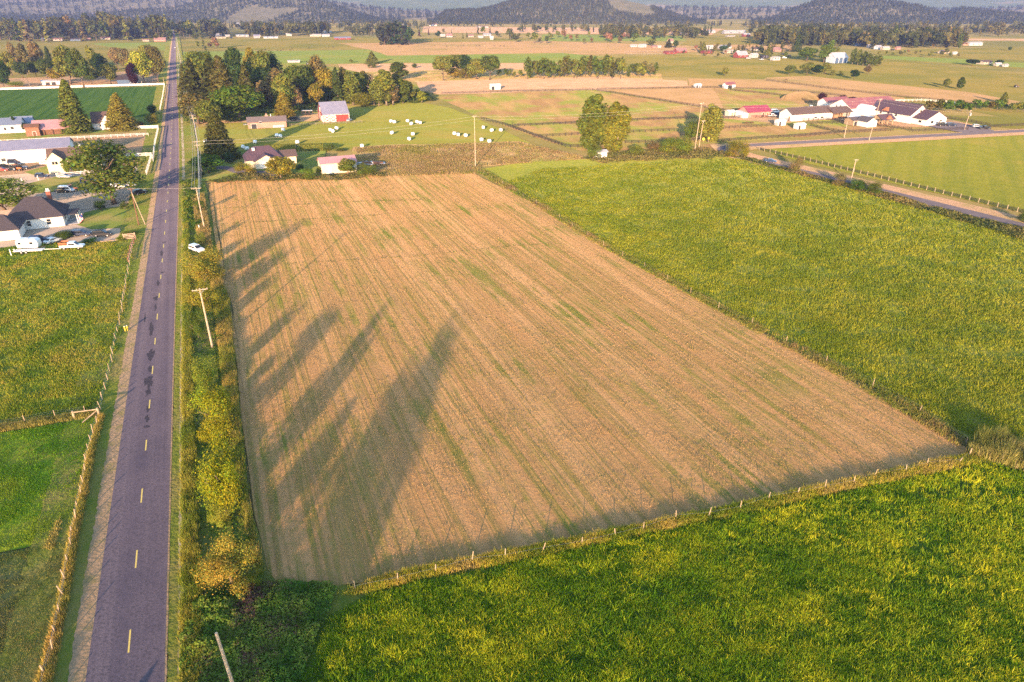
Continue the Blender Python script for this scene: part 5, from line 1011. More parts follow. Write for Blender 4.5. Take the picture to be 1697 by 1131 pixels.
for i, (x, y) in enumerate(((19, 424), (37, 303), (64, 299), (331, 383))):
    X, Y = G(x, y); t = thing('marker_post', ('slim white stake on the grass by the camper', 'white stake on the shaded lawn', 'white leaning board beside the blue car', 'white stake in the hedge below the second lane pole')[i], 'stake', (X, Y, 0)); piece('stake', PALEB, t, -.1, .1, -.05, .05, 0, 1.7)
# ------------------------------------------------------------------ fences
wire_fence('wooden post and wire fence between the lane and the lower left paddocks', [(40, 1290), (76, 1130), (105, 990), (120, 892), (135, 820), (150, 740), (165, 690)], 2.6, 1.45, (.4, .75, 1.1), WOODF, .12)
wire_fence('post and wire fence along the lane by the weedy pasture', [(167, 680), (176, 645), (187, 590), (200, 530), (213, 450), (221, 405)], 3.4, 1.4, (.4, .8, 1.15), WOODF, .11, seed=5)
wire_fence('sagging wire fence between the two left pastures', [(-120, 735), (0, 708), (80, 694), (130, 686), (160, 682)], 4.0, 1.3, (.4, .8, 1.1), WOODF, .11, seed=6)
X, Y = G(165, 690); t = thing('fence_brace', 'pale timber corner brace where the two left fences meet', 'fence brace', (X, Y, 0)); A = Vector((0, 0, 1.25)); Xc, Yc = G(124, 695); B = Vector((Xc - X, Yc - Y, 1.2)); Xd, Yd = G(137, 703)
MB().tube([(0, 0, 0), (0, 0, 1.5)], .16, 8).obj('corner_post', WOODF, t); MB().tube([(B.x, B.y, 0), (B.x, B.y, 1.45)], .15, 8).obj('brace_post', WOODF, t); MB().tube([A, B], .08, 7).obj('rail', WOODF, t); MB().tube([A - Vector((0, 0, .1)), (Xd - X, Yd - Y, .25)], .08, 7).obj('strut', WOODF, t)
wire_fence('weathered posts in tall grass between the hay field and the near pasture', [(590, 976), (624, 966), (679, 954), (737, 945), (791, 934), (900, 912), (1146, 858), (1242, 839), (1377, 808), (1470, 787), (1565, 770), (1612, 759)], 4.3, 1.35, (.6,), plain('pale_post', (.34, .26, .17), .9, .3, 3), .12, jit=.9, seed=9, lean=.11)
wire_fence('old posts along the right edge of the hay field', [(1600, 735), (1500, 668), (1200, 516), (1000, 407), (890, 338), (795, 286)], 9.0, 1.3, (.6, 1.1), plain('pale_post2', (.32, .24, .16), .9, .25, 3), .10, jit=.8, seed=10)
fence('white board fence behind the lawn in front of the tall conifers', [(-60, 227), (0, 222), (130, 216), (262, 213)], 2.6, 1.5, (), PALEB, .16, solid=(.12, 1.42), name='board_fence')
fence('white two rail fence along the bare paddock', [(-60, 243), (0, 237), (120, 231), (246, 225)], 2.8, 1.3, (.55, 1.05), PALEB, .15, .14)
fence('long white board fence along the top of the row crop', [(-60, 151.5), (0, 149.5), (140, 145), (272, 141)], 3.0, 1.5, (), PALEB, .16, solid=(.1, 1.4), name='board_fence')
fence('white rail fence along the lane by the row crop', [(273, 141), (270, 160), (265, 185)], 2.8, 1.5, (.5, 1.1), PALEB, .16, .2)
fence('white rail fence along the lane by the bare paddock', [(263, 213), (257, 240), (254, 268)], 2.8, 1.6, (.4, .85, 1.3), PALEB, .18, .2)
fence('white rail fence at the lane entrance beside the big tree', [(205, 262), (252, 259), (247, 276), (243, 290)], 2.8, 1.6, (.4, .85, 1.3), PALEB, .18, .2)
fence('white two rail fence before the cream house', [(94, 293), (130, 290), (176, 287)], 2.6, 1.3, (.5, 1.05), PALEB, .16, .16, each=True)
fence('short pale board fence section by the cottage drive', [(206, 398), (225, 396)], 3.0, 1.7, (.2, .6, 1.0, 1.4), plain('pinkish_board', (.52, .36, .27), .85, .15), .16, .17, each=True)
fence('low timber fence along the flower bed by the drive', [(168, 403), (204, 399)], 2.4, .6, (.3,), PT, .14, .16)
fence('reddish rail fence continuing down the lane from the drive', [(225, 398), (217, 415), (213, 436)], 3.2, 1.4, (.5, 1.0), plain('reddish_wood', (.26, .11, .08), .9), .16, .14)
fence('grey rail fence along the lane of the red barn', [(470, 210), (540, 206.5), (600, 204)], 4.0, 1.3, (.5, 1.0), WOODG, .12, .1)
F4 = dict(rails=(.35, .75, 1.15), mat=FDARK)
for lab, px, st in (
  ('dark rail fence slanting along the edge of the bale meadow', [(797, 198), (839, 209), (885, 226), (940, 245), (965, 245)], 3.2), ('dark rail fence across the brown paddock behind the poplars', [(849, 210), (960, 205), (1080, 199), (1154, 196.5)], 3.2), ('dark rail fence in front of the second paddock', [(884, 228), (960, 224), (1118, 217)], 3.2), ('dark rail fence behind the bushes near the side road', [(1036, 238), (1110, 236), (1165, 233)], 3.2),
  ('dark post fence along the back of the brown paddock', [(732, 156), (860, 152), (985, 150), (1100, 168), (1200, 184), (1225, 187)], 5), ('dark fence line crossing the dry field', [(990, 149), (1180, 146), (1300, 150), (1400, 160)], 6), ('dark rail fence beside the pink stable', [(1190, 197), (1230, 195.5), (1292, 195)], 3.2), ('dark rail fence behind the grazing horses', [(1190, 214), (1240, 211.5), (1292, 208)], 3.2), ('dark rail fence along the side road by the paddocks', [(1190, 236), (1260, 231), (1340, 226), (1400, 221), (1480, 217)], 3.0), ('dark rail fence beside the long white stable', [(1300, 201), (1375, 199), (1402, 205)], 2.8), ('dark rail fence between the two small shelters', [(1337, 206), (1402, 205), (1460, 210)], 2.8), ('dark rail fence running down to the ranch lane', [(1343, 209), (1370, 216), (1402, 221)], 2.8),
  ('dark rail fence before the ranch house', [(1460, 210), (1510, 216.5)], 2.8), ('tall dark posts of the ranch driveway fence', [(1512, 219), (1560, 217), (1605, 215)], 3.6), ('dark fence right of the ranch gate', [(1640, 212), (1670, 210), (1760, 206)], 3.6), ('dark fence beside the ranch parking place', [(1565, 196), (1600, 201), (1640, 209)], 3.2), ('far fence across the olive slope', [(1210, 150), (1290, 158), (1345, 170)], 5), ('far fence at the foot of the tan field', [(1270, 134), (1380, 148), (1500, 162), (1610, 173)], 7)):
    fence(lab, px, st, 1.35, pw=.16, rail_h=.14, **F4)
fence('dark rail fence with pale post tops along the side road', [(1258, 249), (1330, 265), (1450, 294), (1560, 321), (1697, 354), (1900, 404)], 3.0, 1.4, (.3, .65, 1.0), plain('post_pale', (.42, .33, .22), .9, .2), .15, .12, rmat=FDARK)
fence('white rail fence of the riding ring behind the ranch house', [(1484, 169), (1530, 168), (1575, 172), (1602, 177)], 3, 1.5, (.6, 1.2), PALEB, .16, .18)
fence('white corral rails left of the red far farm', [(1035, 87), (1100, 86.5), (1102, 91), (1035, 90.5)], 5, 1.6, (.7, 1.3), WOODG, .2, .2)

# ------------------------------------------------------------------ wrapped hay bales, animals
prof = [(.70 * math.cos(a) * (1 if abs(math.sin(a)) < .98 else .97), .70 * math.sin(a)) for a in [2 * math.pi * i / 20 for i in range(20)]]
bm_ = MB()
def bale_mesh(seed):
    rr = random.Random(seed); b = MB(); n = 22; rings = [(-.72, .52), (-.70, .66), (-.6, .76), (-.2, .79), (.2, .785), (.6, .76), (.70, .66), (.72, .52)]
    V = []
    for x, r in rings:
        for i in range(n): a = 2 * math.pi * i / n; q = r * (1 + rr.uniform(-.02, .02)) * (.94 if math.sin(a) < -.75 else 1); V.append((x, math.cos(a) * q, .74 + math.sin(a) * q))
    F = [tuple(range(n))[::-1], tuple(range(7 * n, 8 * n))] + [(k * n + i, k * n + (i + 1) % n, (k + 1) * n + (i + 1) % n, (k + 1) * n + i) for k in range(7) for i in range(n)]
    return b.add(V, F).mesh('hay_bale', [BALE], smooth=True)
BM = [bale_mesh(i) for i in range(3)]
for i, (x, y) in enumerate(((469.6, 217.5), (459, 227), (464.8, 228), (423, 238), (403, 246.3), (409.5, 249), (493, 238.5), (493, 245), (547.5, 218), (552, 220), (558, 215), (648, 203.5), (653.6, 204.8), (675.6, 203), (681.8, 207.5), (691.2, 204.5), (696.6, 206), (649.7, 222.8), (684.3, 225), (678, 233), (600, 244.8), (753.2, 224), (759.4, 226), (771.8, 227.2), (801, 214), (815, 218.6), (830, 218.4), (798, 234.3), (811, 236.8), (371, 236), (341, 237))):
    lab = ['white wrapped bale beside the brick outbuilding', 'left bale of the pair below the brick outbuilding', 'right bale of the pair below the brick outbuilding', 'single white bale in the shade left of the plum roof', 'left bale of the pair behind the plum roof', 'right bale of the pair behind the plum roof', 'upper of two bales above the long hedge', 'lower of two bales against the long hedge', 'left bale of the joined pair below the red barn', 'right bale of the joined pair below the red barn', 'single bale just below the red barn front', 'left bale of the pair right of the barn, top row', 'right bale of the pair right of the barn, top row', 'upper bale of the loose middle pair, top row', 'lower bale of the loose middle pair, top row', 'left bale of the touching pair ending the top row', 'right bale of the touching pair ending the top row', 'lone bale in the second row below the first pair', 'lone bale in the second row, middle of the meadow', 'lowest bale in the middle of the meadow', 'bale at the meadow edge above the pale shed', 'left bale of the touching pair left of the tall pole', 'right bale of the touching pair left of the tall pole', 'single bale just left of the tall pole', 'top bale right of the tall pole', 'left of two bales near the slanting fence', 'right of two bales near the slanting fence', 'low bale right of the tall pole', 'lowest right bale beside the rough strip', 'bale glimpsed under the dark conifer, right', 'bale glimpsed by the dark conifer, left'][i]
    X, Y = G(x, y); o = obj('hay_bale', BM[i % 3], None, None, (X, Y, 0), fr.uniform(0, 3.1)); tag(o, lab, 'hay bale', 'white wrapped hay bales on the meadow')
COAT = [plain('black_coat', (.02, .018, .016), .8), plain('brown_coat', (.09, .045, .025), .8), plain('cream_coat', (.6, .52, .4), .8)]
def beast(horse):
    me = bpy.data.meshes.new('animal'); s = 1.0
    V = [(-.75, 0, 1.1), (0, 0, 1.08), (.6, 0, 1.12), (.95, 0, 1.05 if not horse else 1.25), (1.25, 0, .75 if not horse else .8), (1.5, 0, .35), (-.95, 0, .8), (-1.0, 0, .45)]
    E_ = [(0, 1), (1, 2), (2, 3), (3, 4), (4, 5), (0, 6), (6, 7)]; rad = [.33, .36, .32, .2, .14, .08, .05, .03]
    if not horse: V[4] = (1.2, 0, 1.0); V[5] = (1.55, 0, .85); rad[3:6] = [.22, .18, .1]
    for (x, y, back) in ((.6, .2, 0), (.55, -.2, 0), (-.7, .2, 1), (-.75, -.2, 1)):
        i = len(V); V += [(x, y, .85), (x + (-.06 if back else .03), y, .45), (x + (.03 if back else 0), y, .05)]; E_ += [(2 if not back else 0, i), (i, i + 1), (i + 1, i + 2)]; rad += [.16, .08, .06]
    me.from_pydata(V, E_, []); o = bpy.data.objects.new('tmp', me); COL.objects.link(o); o.modifiers.new('s', 'SKIN'); o.modifiers.new('u', 'SUBSURF').levels = 1
    for v, r in zip(me.skin_vertices[0].data, rad): v.radius = (r, r)
    me.skin_vertices[0].data[0].use_root = True
    dg = bpy.context.evaluated_depsgraph_get(); out = bpy.data.meshes.new_from_object(o.evaluated_get(dg)); bpy.data.objects.remove(o); out.materials.clear(); out.materials.append(COAT[0]); return out
COW, HORSE = beast(False), beast(True)
NTH = 'first second third fourth fifth sixth seventh eighth ninth tenth eleventh twelfth thirteenth'.split()
def animal(x, y, me, coat, nm, label, group, a):
    X, Y = G(x, y); o = obj(nm, me, None, None, (X, Y, 0), a); o.material_slots[0].link = 'OBJECT'; o.material_slots[0].material = COAT[coat]; tag(o, label, nm, group)
for i, (x, y) in enumerate(((440, 84), (446, 85), (460, 85), (466, 85), (469, 82.5), (481, 84), (484, 81.5), (512, 81), (545, 80), (552, 79.5))): animal(x, y, COW, 0, 'cow', '%s black cow from the left on the far green pasture' % NTH[i], 'cows on the far pasture', fr.uniform(0, 6))
for i, (x, y) in enumerate(((661, 78.5), (720, 76.5), (740, 78.5), (759, 78.5), (764, 77.5), (768, 76.5), (789, 76.8), (794, 76.3), (803, 77.3), (819, 77.3), (829, 77), (835, 77.3), (1003, 95), (1032, 96))): animal(x, y, COW, 2 if i == 8 else (0 if i % 3 else 1), 'cow', 'cream cow among dark ones on the tan field' if i == 8 else '%s dark cow from the left on the tan field far off' % NTH[i if i < 8 else i - 1], 'cows on the tan field', fr.uniform(0, 6))
for x, y, lab in ((1238, 207, 'left one of two brown horses grazing before the pink stable'), (1246, 206.5, 'right one of two brown horses grazing before the pink stable'), (1303, 134.5, 'brown horse lying far out behind the dry field')): animal(x, y, HORSE, 1, 'horse', lab, None, R(170))

# ------------------------------------------------------------------ trees and shrubs by hand: foot x, foot y, top y, width, kind, tone, label
TREES = [
 (190, 347, 219, 116, 'big', 'olive', 'huge spreading walnut with tan leaves beside the cottage drive'), (8, 362, 286, 108, 'big', 'green', 'round green tree cut by the left edge next to the cottage'), (128, 219.5, 133, 44, 'cedar0', 'olive', 'tall dense conifer in front of the row crop'), (204, 214, 155, 50, 'cedar1', 'olivegold', 'broader yellowish conifer right of the tall one'), (27, 216, 193, 9, 'tall', 'dark', 'dark column shrub by the farmhouse'), (37, 217, 201, 18, 'ball', 'dark', 'round dark shrub by the farmhouse'), (253, 191, 172, 17, 'ball', 'dark', 'dark clipped column beside the lane by the row crop'), (252, 206, 186, 22, 'shrub', 'gold', 'yellow shrub beside the lane by the row crop'), (233, 210, 200, 20, 'shrub', 'rust', 'rusty low shrub behind the white board fence'),
 (112, 287, 266, 11, 'ball', 'green', 'leftmost cypress before the cream house'), (125.5, 286, 263, 11, 'ball', 'green', 'left one of the twin cypresses before the cream house'), (132, 286, 263.5, 11, 'ball', 'green', 'right one of the twin cypresses before the cream house'), (145, 285, 262, 9, 'ball', 'olive', 'rightmost cypress before the cream house'), (107, 399, 379, 29, 'ball', 'olive', 'round clipped bush behind the white pickup'), (215, 391, 378, 30, 'shrub', 'olive', 'leafy bush behind the pale board fence'), (150, 404, 393, 24, 'shrub', 'green', 'low green bush right of the white pickup'), (200, 400, 392, 18, 'shrub', 'lime', 'lime green plant left of the pale board fence'), (168, 350, 330, 22, 'shrub', 'dark', 'dark shrub left of the walnut trunk'), (207, 348, 331, 18, 'shrub', 'dark', 'dark shrub right of the walnut trunk'), 
 (8, 150, 98, 30, 'broad', 'dark', 'dark broad tree at the left edge beyond the row crop'), (30, 122, 70, 14, 'tall', 'pale', 'thin pale poplar at the far left of the belt'), (46, 124, 72, 17, 'tall', 'pale', 'second thin pale poplar of the belt'), (67, 120, 68, 24, 'broad', 'pale', 'pale loose tree right of the thin poplars'), (85, 114, 77, 14, 'cone', 'dark', 'slim dark spruce in the left belt'), (20, 126, 85, 22, 'broad', 'olive', 'olive tree behind the left edge tree'), (38, 130, 102, 24, 'broad', 'dark', 'shaded round tree left of the far blue car'), (60, 127, 102, 22, 'broad', 'olive', 'olive tree below the pale poplars'), (78, 130, 97, 28, 'broad', 'olive', 'wide olive tree in the left belt'), (97, 141, 112, 26, 'broad', 'gold', 'yellow-green low tree by the white open shed'), (118, 141, 75, 38, 'broad', 'olive', 'tallest olive tree of the left belt'), (139, 146, 80, 28, 'broad', 'olive', 'large olive tree behind the tall conifer'), (152, 140, 111, 28, 'broad', 'olive', 'low olive tree right of the tall conifer'), (157, 120, 76, 17, 'tall', 'olive', 'upright olive tree in the middle of the left belt'), (171, 130, 88, 30, 'broad', 'dark', 'dark green maple of the left belt'), (184, 141, 104, 36, 'broad', 'olive', 'rounded olive tree left of the dark blue house'), (197, 118, 78, 20, 'broad', 'pale', 'pale tree behind the rounded olive tree'), (210, 118, 80, 22, 'broad', 'pale', 'pale tan tree left of the purple one'), (223, 142, 104, 16, 'tall', 'purple', 'purple-leaved column tree by the dark blue house'), (240, 141, 83, 36, 'broad', 'lime', 'bright yellow-green tree by the lamp pole'), (263, 139, 76, 30, 'broad', 'fir', 'dark green tree by the lane at the belt end'), (249, 118, 74, 26, 'broad', 'olive', 'olive tree behind the bright yellow-green one'), (26, 144, 133, 28, 'shrub', 'lime', 'lime bush on the bare ground beyond the row crop'), (98, 106, 96, 10, 'shrub', 'dark', 'small dark bush in the far olive field'),
 (312, 162, 106, 26, 'cone', 'fir', 'dark fir nearest the lane in the grove'), (327, 178, 98, 36, 'cone', 'fir', 'broad fir behind the lane poles'), (343, 170, 83, 40, 'broad', 'olive', 'tallest round tree at the left of the grove'), (359, 182, 98, 38, 'cone', 'fir', 'tall fir left of the light maple'), (376, 186, 94, 40, 'cone', 'fir', 'tall fir behind the light maple'), (330, 208, 152, 42, 'broad', 'fir', 'low dark tree by the lane grove edge'), (396, 164, 78, 28, 'broad', 'dark', 'dark domed tree topping the grove'), (398, 201, 142, 68, 'broad0', 'lime', 'light yellow-green maple in front of the grove'), (352, 214, 164, 40, 'broad', 'olive', 'olive tree left of the light maple'), (338, 205, 178, 24, 'broad', 'lime', 'small yellow-green tree by the lane grove edge'), (422, 150, 80, 20, 'tall', 'gold', 'golden poplar rising above the grove'), (438, 158, 83, 34, 'broad', 'olive', 'tall loose tree right of the golden poplar'), (454, 152, 87, 28, 'broad', 'dark', 'dark blue-green tree in the grove middle'), (441, 170, 110, 32, 'broad', 'dark', 'shaded tree in the grove middle'), (415, 186, 108, 28, 'cone', 'fir', 'fir right of the light maple'), (441, 176, 134, 26, 'tall', 'pale', 'pale dead-leaved birch with bare trunk'), (463, 174, 113, 24, 'tall', 'pale', 'pale tall alder in the grove'), (474, 186, 120, 34, 'broad', 'olive', 'olive tree above the cone-shaped cedar'), (473, 196, 153, 28, 'cedar0', 'gold', 'cone-shaped golden cedar right of the brick outbuilding'), (487, 172, 110, 30, 'broad', 'dark', 'dark tree behind the golden cedar'), (502, 174, 106, 36, 'broad', 'olive', 'wide olive tree in the right of the grove'), (491, 183, 143, 20, 'broad', 'pale', 'pale bushy tree right of the golden cedar'), (516, 172, 128, 28, 'cone', 'olive', 'pointed olive cone tree behind the trailer'), (524, 180, 138, 26, 'broad', 'gold', 'yellowish tree left of the red barn'), (533, 170, 91, 28, 'broad', 'pale', 'tall tan tree above the red barn'), (541, 172, 112, 32, 'broad', 'gold', 'golden leafy tree behind the red barn'), (551, 172, 136, 24, 'broad', 'dark', 'dark dense tree just behind the red barn roof'), (561, 172, 112, 18, 'cone', 'dark', 'dark slender fir behind the red barn'), (573, 168, 112, 16, 'tall', 'fir', 'slim dark alder right of the barn roof'), (586, 174, 120, 28, 'tall', 'olive', 'birch with pale stem right of the red barn'), (598, 168, 120, 22, 'tall', 'olive', 'alder behind the golden dome shrub'), (607, 162, 118, 20, 'tall', 'fir', 'dark alder behind the golden dome shrub'), (620, 174, 122, 14, 'bare', 'rust', 'bare pinkish dead tree at the right grove edge'), (628, 176, 126, 22, 'tall', 'olive', 'first alder right of the bare dead tree'), (641, 175, 116, 26, 'tall', 'olive', 'tallest alder near the right grove end'), (651, 174, 132, 20, 'tall', 'pale', 'pale alder near the right grove end'), (659, 168, 122, 18, 'tall', 'fir', 'dark alder near the right grove end'), (668, 171, 130, 20, 'tall', 'olive', 'last tall alder of the grove'), (677, 168, 134, 20, 'tall', 'olive', 'slender alder closing the grove'), (600, 178, 152, 40, 'ball', 'gold', 'big golden dome-shaped shrub right of the red barn'), (692, 166, 147, 14, 'broad', 'olive', 'small tree past the grove end'), (699, 170, 151, 16, 'tall', 'lime', 'young light tree past the grove end'), (713, 168, 159, 18, 'shrub', 'olive', 'bush at the end of the grove'), (706, 160, 150, 14, 'shrub', 'dark', 'dark bush at the end of the grove'),
 (617, 106, 85, 19, 'cone', 'olive', 'lone cone-shaped tree on the far green field'), (617, 113, 103, 13, 'shrub', 'olive', 'bush below the lone cone-shaped tree'), (661, 133, 103, 24, 'tall', 'olive', 'lone upright tree right above the grove end'), (687, 113, 105, 9, 'ball', 'olive', 'small round bush on the tan strip'), (582, 104, 98, 7, 'ball', 'olive', 'tiny bush on the far green field'),
 (735, 134, 92, 30, 'broad', 'olive', 'left tree of the isolated clump on the stubble'), (754, 128, 90, 24, 'broad', 'olive', 'second tree of the isolated clump'), (770, 128, 90, 26, 'broad', 'dark', 'dark tree of the isolated clump'), (790, 132, 96, 30, 'broad', 'olive', 'wide tree of the isolated clump'), (812, 133, 91, 30, 'broad', 'olive', 'right tree of the isolated clump'), (752, 131, 112, 26, 'broad', 'gold', 'low golden tree before the isolated clump'), (772, 131, 112, 24, 'shrub', 'gold', 'golden bush before the isolated clump'),
 (985, 248, 157, 52, 'full0', 'olive', 'tall golden-green poplar in front of the paddock'), (1020, 252, 170, 46, 'full1', 'olivegold', 'orange-tinted poplar right of the tall one'), (983, 265, 238, 28, 'shrub', 'olive', 'round bush left of the white paddock shed'), (1054, 259, 237, 36, 'shrub', 'olive', 'round bush right of the white paddock shed'), (1083, 252, 232, 26, 'shrub', 'rust', 'tawny bush between the poplars and the side road'), (1118, 256, 221, 56, 'shrub', 'lime', 'large dense bush left of the tall poles'), (1144, 238, 200, 22, 'broad', 'olive', 'tree left of the tall pole at the bend'), (1174, 235, 173, 36, 'full', 'olive', 'full green tree behind the bend poles'), (1162, 234, 196, 26, 'broad', 'olive', 'olive tree behind the bend poles'), (1220, 263, 227, 38, 'shrub', 'gold', 'yellow bush inside the side road bend'), (1362, 166, 153, 15, 'ball', 'purple', 'largest dark purple tree behind the red-roofed shed'), (1397, 165, 157, 14, 'ball', 'purple', 'middle dark purple tree behind the riding hall'), (1413, 165, 160, 12, 'ball', 'purple', 'smallest dark purple tree behind the riding hall'), (1317, 286, 256, 22, 'shrub', 'pale', 'thin pale bush beside the side road'), (1390, 309, 285, 26, 'shrub', 'pale', 'pale bush left of the thin pole'), (1424, 318, 293, 30, 'shrub', 'green', 'dark green bush right of the thin pole'), (1447, 324, 296, 34, 'shrub', 'olive', 'olive bush at the hedge gap by the side road'), (1698, 372, 350, 30, 'shrub', 'olive', 'bush at the right edge by the side road'),
 (367, 263, 186, 56, 'cedar1', 'fir', 'wide dark cedar by the lane above the plum-roofed house'), (346, 290, 252, 52, 'broad', 'green', 'round green tree beside the lane pole'), (382, 272, 250, 18, 'ball', 'dark', 'dark egg-shaped shrub left of the plum-roofed house'), (408, 292, 268, 36, 'shrub', 'gold', 'yellow shrub before the plum-roofed house'), (397, 283, 266, 20, 'shrub', 'olive', 'olive shrub left of the yellow one'), (466, 300, 256, 50, 'broad', 'gold', 'loose yellow-green tree before the plum-roofed house'), (511, 298, 277, 30, 'shrub', 'lime', 'low light bush between house and pale shed'), (497, 283, 271, 16, 'ball', 'dark', 'dark round bush between house and pale shed'), (577, 293, 261, 28, 'broad', 'olive', 'leafy small tree before the pale shed'), (609, 293, 268, 34, 'shrub', 'olive', 'olive bush right of the pale shed'), (530, 290, 274, 14, 'shrub', 'olive', 'thin bush at the left end of the pale shed'), (546, 250, 238, 22, 'shrub', 'olive', 'round bush at the right end of the long hedge'), (564, 252, 244, 20, 'shrub', 'olive', 'low bush behind the pale shed'), (330, 296, 282, 22, 'shrub', 'dark', 'dark bush at the pole by the hay field corner'),
 (1201, 127, 111, 11, 'broad', 'olive', 'small lone tree on the olive field'), (1308, 125, 108, 18, 'broad', 'olive', 'bushy tree left of the hamlet clump'), (1337, 125, 103, 22, 'broad', 'olive', 'first tree of the clump on the olive field'), (1352, 125, 107, 20, 'broad', 'dark', 'dark tree of the clump on the olive field'), (1367, 123, 103, 18, 'broad', 'olive', 'right tree of the clump on the olive field'), (1379, 125, 115, 10, 'shrub', 'olive', 'small bush right of the clump'), (1394, 125, 117, 9, 'shrub', 'olive', 'second small bush right of the clump'), (1415, 132, 115, 14, 'broad', 'dark', 'dark lone tree on the olive field'), (1437, 123, 109, 12, 'broad', 'rust', 'tawny small tree right of the dark lone tree'), (1567, 147, 130, 14, 'broad', 'olive', 'left one of two lone trees on the tan slope'), (1590, 148, 128, 12, 'tall', 'olive', 'right one of two lone trees on the tan slope'), (1662, 171, 153, 14, 'cone', 'olive', 'single tree behind the ranch hedge row'), (1610, 109, 98, 20, 'broad', 'dark', 'dark bush tree left of the long tan house'), (1655, 109, 99, 13, 'broad', 'dark', 'dark round tree right of the long tan house'),  (1673, 84, 77, 6, 'ball', 'dark', 'dark round bush on the far right field'),
 (1337, 102, 78, 28, 'broad', 'lime', 'big round green tree in the far hamlet'), (1365, 104, 74, 22, 'broad', 'lime', 'tall green tree left of the arched barn'), (1374, 98, 66, 14, 'tall', 'lime', 'tallest green tree of the far hamlet'), (1385, 88, 78, 12, 'broad', 'olive', 'small tree behind the arched barn'), (1412, 107, 80, 10, 'tall', 'olive', 'first poplar right of the arched barn'), (1421, 108, 82, 10, 'tall', 'olive', 'second poplar right of the arched barn'), (1430, 109, 85, 10, 'tall', 'olive', 'third poplar right of the arched barn'), (1439, 110, 89, 12, 'tall', 'olive', 'fourth poplar right of the arched barn'), (1448, 110, 92, 10, 'tall', 'olive', 'fifth poplar right of the arched barn'), (1456, 109, 92, 9, 'tall', 'olive', 'last poplar right of the arched barn'), (1320, 86, 56, 15, 'cone', 'dark', 'dark spruce behind the far hamlet'), (1272, 94, 73, 12, 'cone', 'olive', 'cone tree beside the grey-roofed red barn'), (1165, 87, 69, 14, 'cone', 'olive', 'cone tree at the far red farm'), (1108, 79, 65, 12, 'cone', 'fir', 'dark cone before the tall white house'), (1120, 80, 67, 10, 'broad', 'dark', 'dark tree right of the tall white house'), (1080, 76, 64, 16, 'broad', 'olive', 'tree behind the white field sheds'), (1198, 85, 75, 16, 'ball', 'green', 'round tree before the white roofed long house'), 
]
for (x, yb, yt, w, kind, tone, lab) in TREES:
    if lab: tree(x, yb, yt, w * (1.2 if 300 < x < 690 and yb < 215 and kind != 'ball' else 1), kind, tone, lab)
TR = random.Random(23)
ORD = 'first second third fourth fifth sixth seventh eighth ninth tenth eleventh twelfth thirteenth fourteenth fifteenth sixteenth seventeenth eighteenth nineteenth twentieth twenty-first twenty-second twenty-third twenty-fourth twenty-fifth twenty-sixth'.split()
def row(x0, x1, y0, y1, h0, h1, n, kinds, tones, what, group, wf=(.5, .8), name=None):
    """what = (noun, place): each tree is told apart by its shape, its tone and its order from the left"""
    for i in range(n):
        x = x0 + (x1 - x0) * (i + TR.uniform(.1, .9)) / n; y = TR.uniform(y0, y1); h = TR.uniform(h0, h1); k = TR.choice(kinds); tone = TR.choice(tones)
        adj = dict(dark='dark', fardark='dark', fir='dark green', olive='olive', far='dull green', pale='pale', rust='rusty', purple='purple', green='green', lime='light green')[tone]; shp = dict(broad='rounded', cone='pointed', tall='upright')[k]
        tree(x, y, y - h, h * TR.uniform(*wf) * (.62 if k in ('cone', 'tall') else 1), k, tone, '%s %s %s, %s from the left %s' % (adj, shp, what[0], ORD[i], what[1]), group, far=True, name=name)
row(868, 1035, 126, 131, 27, 37, 22, ('tall', 'broad'), ('olive', 'fir', 'olive'), ('tree', 'in the dense long thicket'), 'trees of the long thicket')
row(1035, 1088, 124, 128, 18, 26, 7, ('broad', 'tall'), ('olive', 'pale'), ('smaller tree', 'at the long thicket right end'), 'trees at the thicket end')
row(822, 868, 126, 130, 9, 14, 5, ('broad',), ('olive',), ('low bush', 'before the long thicket'), 'bushes left of the long thicket', name='shrub')
row(633, 680, 72, 75, 30, 38, 12, ('cone', 'broad'), ('dark', 'fardark'), ('fir', 'in the isolated square stand'), 'firs of the square stand')
row(-30, 150, 62, 70, 30, 42, 24, ('broad', 'tall', 'cone'), ('far', 'olive', 'fardark', 'pale'), ('tree', 'in the top left woods'), 'trees of the top left woods')
row(150, 284, 60, 69, 30, 42, 18, ('broad', 'cone', 'cone'), ('far', 'fardark', 'olive', 'fir'), ('tree', 'in the woods left of the far lane'), 'trees left of the far lane')
row(292, 374, 58, 66, 20, 30, 12, ('broad', 'cone'), ('far', 'fardark', 'olive'), ('tree', 'in the wood right of the far lane'), 'trees right of the far lane')
row(322, 362, 80, 83, 10, 20, 4, ('broad', 'cone'), ('dark', 'olive', 'rust'), ('tree', 'in the small far lane garden'), 'trees of the small lane garden')
row(690, 860, 56, 66, 7, 16, 13, ('broad', 'cone'), ('far', 'purple', 'olive', 'dark'), ('tree', 'among the far meadow houses'), 'garden trees on the far meadow')
row(838, 1060, 62, 74, 8, 20, 22, ('broad',), ('far', 'olive', 'rust'), ('bush', 'on the far dry field'), 'bushes on the far dry field', name='shrub')
row(1420, 1600, 70, 82, 16, 28, 26, ('tall', 'broad', 'tall'), ('far', 'pale', 'olive', 'fir'), ('tree', 'in the far right poplar belt'), 'trees of the right poplar belt')
row(1455, 1590, 88, 96, 5, 10, 14, ('broad',), ('far', 'olive', 'rust'), ('bush', 'along the far right ditch'), 'bushes along the far ditch', name='shrub')
row(1535, 1720, 182, 188, 15, 20, 17, ('broad',), ('fir', 'olive', 'green'), ('clipped tree', 'in the ranch hedge row'), 'trees of the ranch hedge row', (.75, .95))
row(1130, 1320, 82, 96, 6, 12, 12, ('broad',), ('olive', 'fir', 'rust'), ('tree', 'among the far farm buildings'), 'garden trees of the far farms')
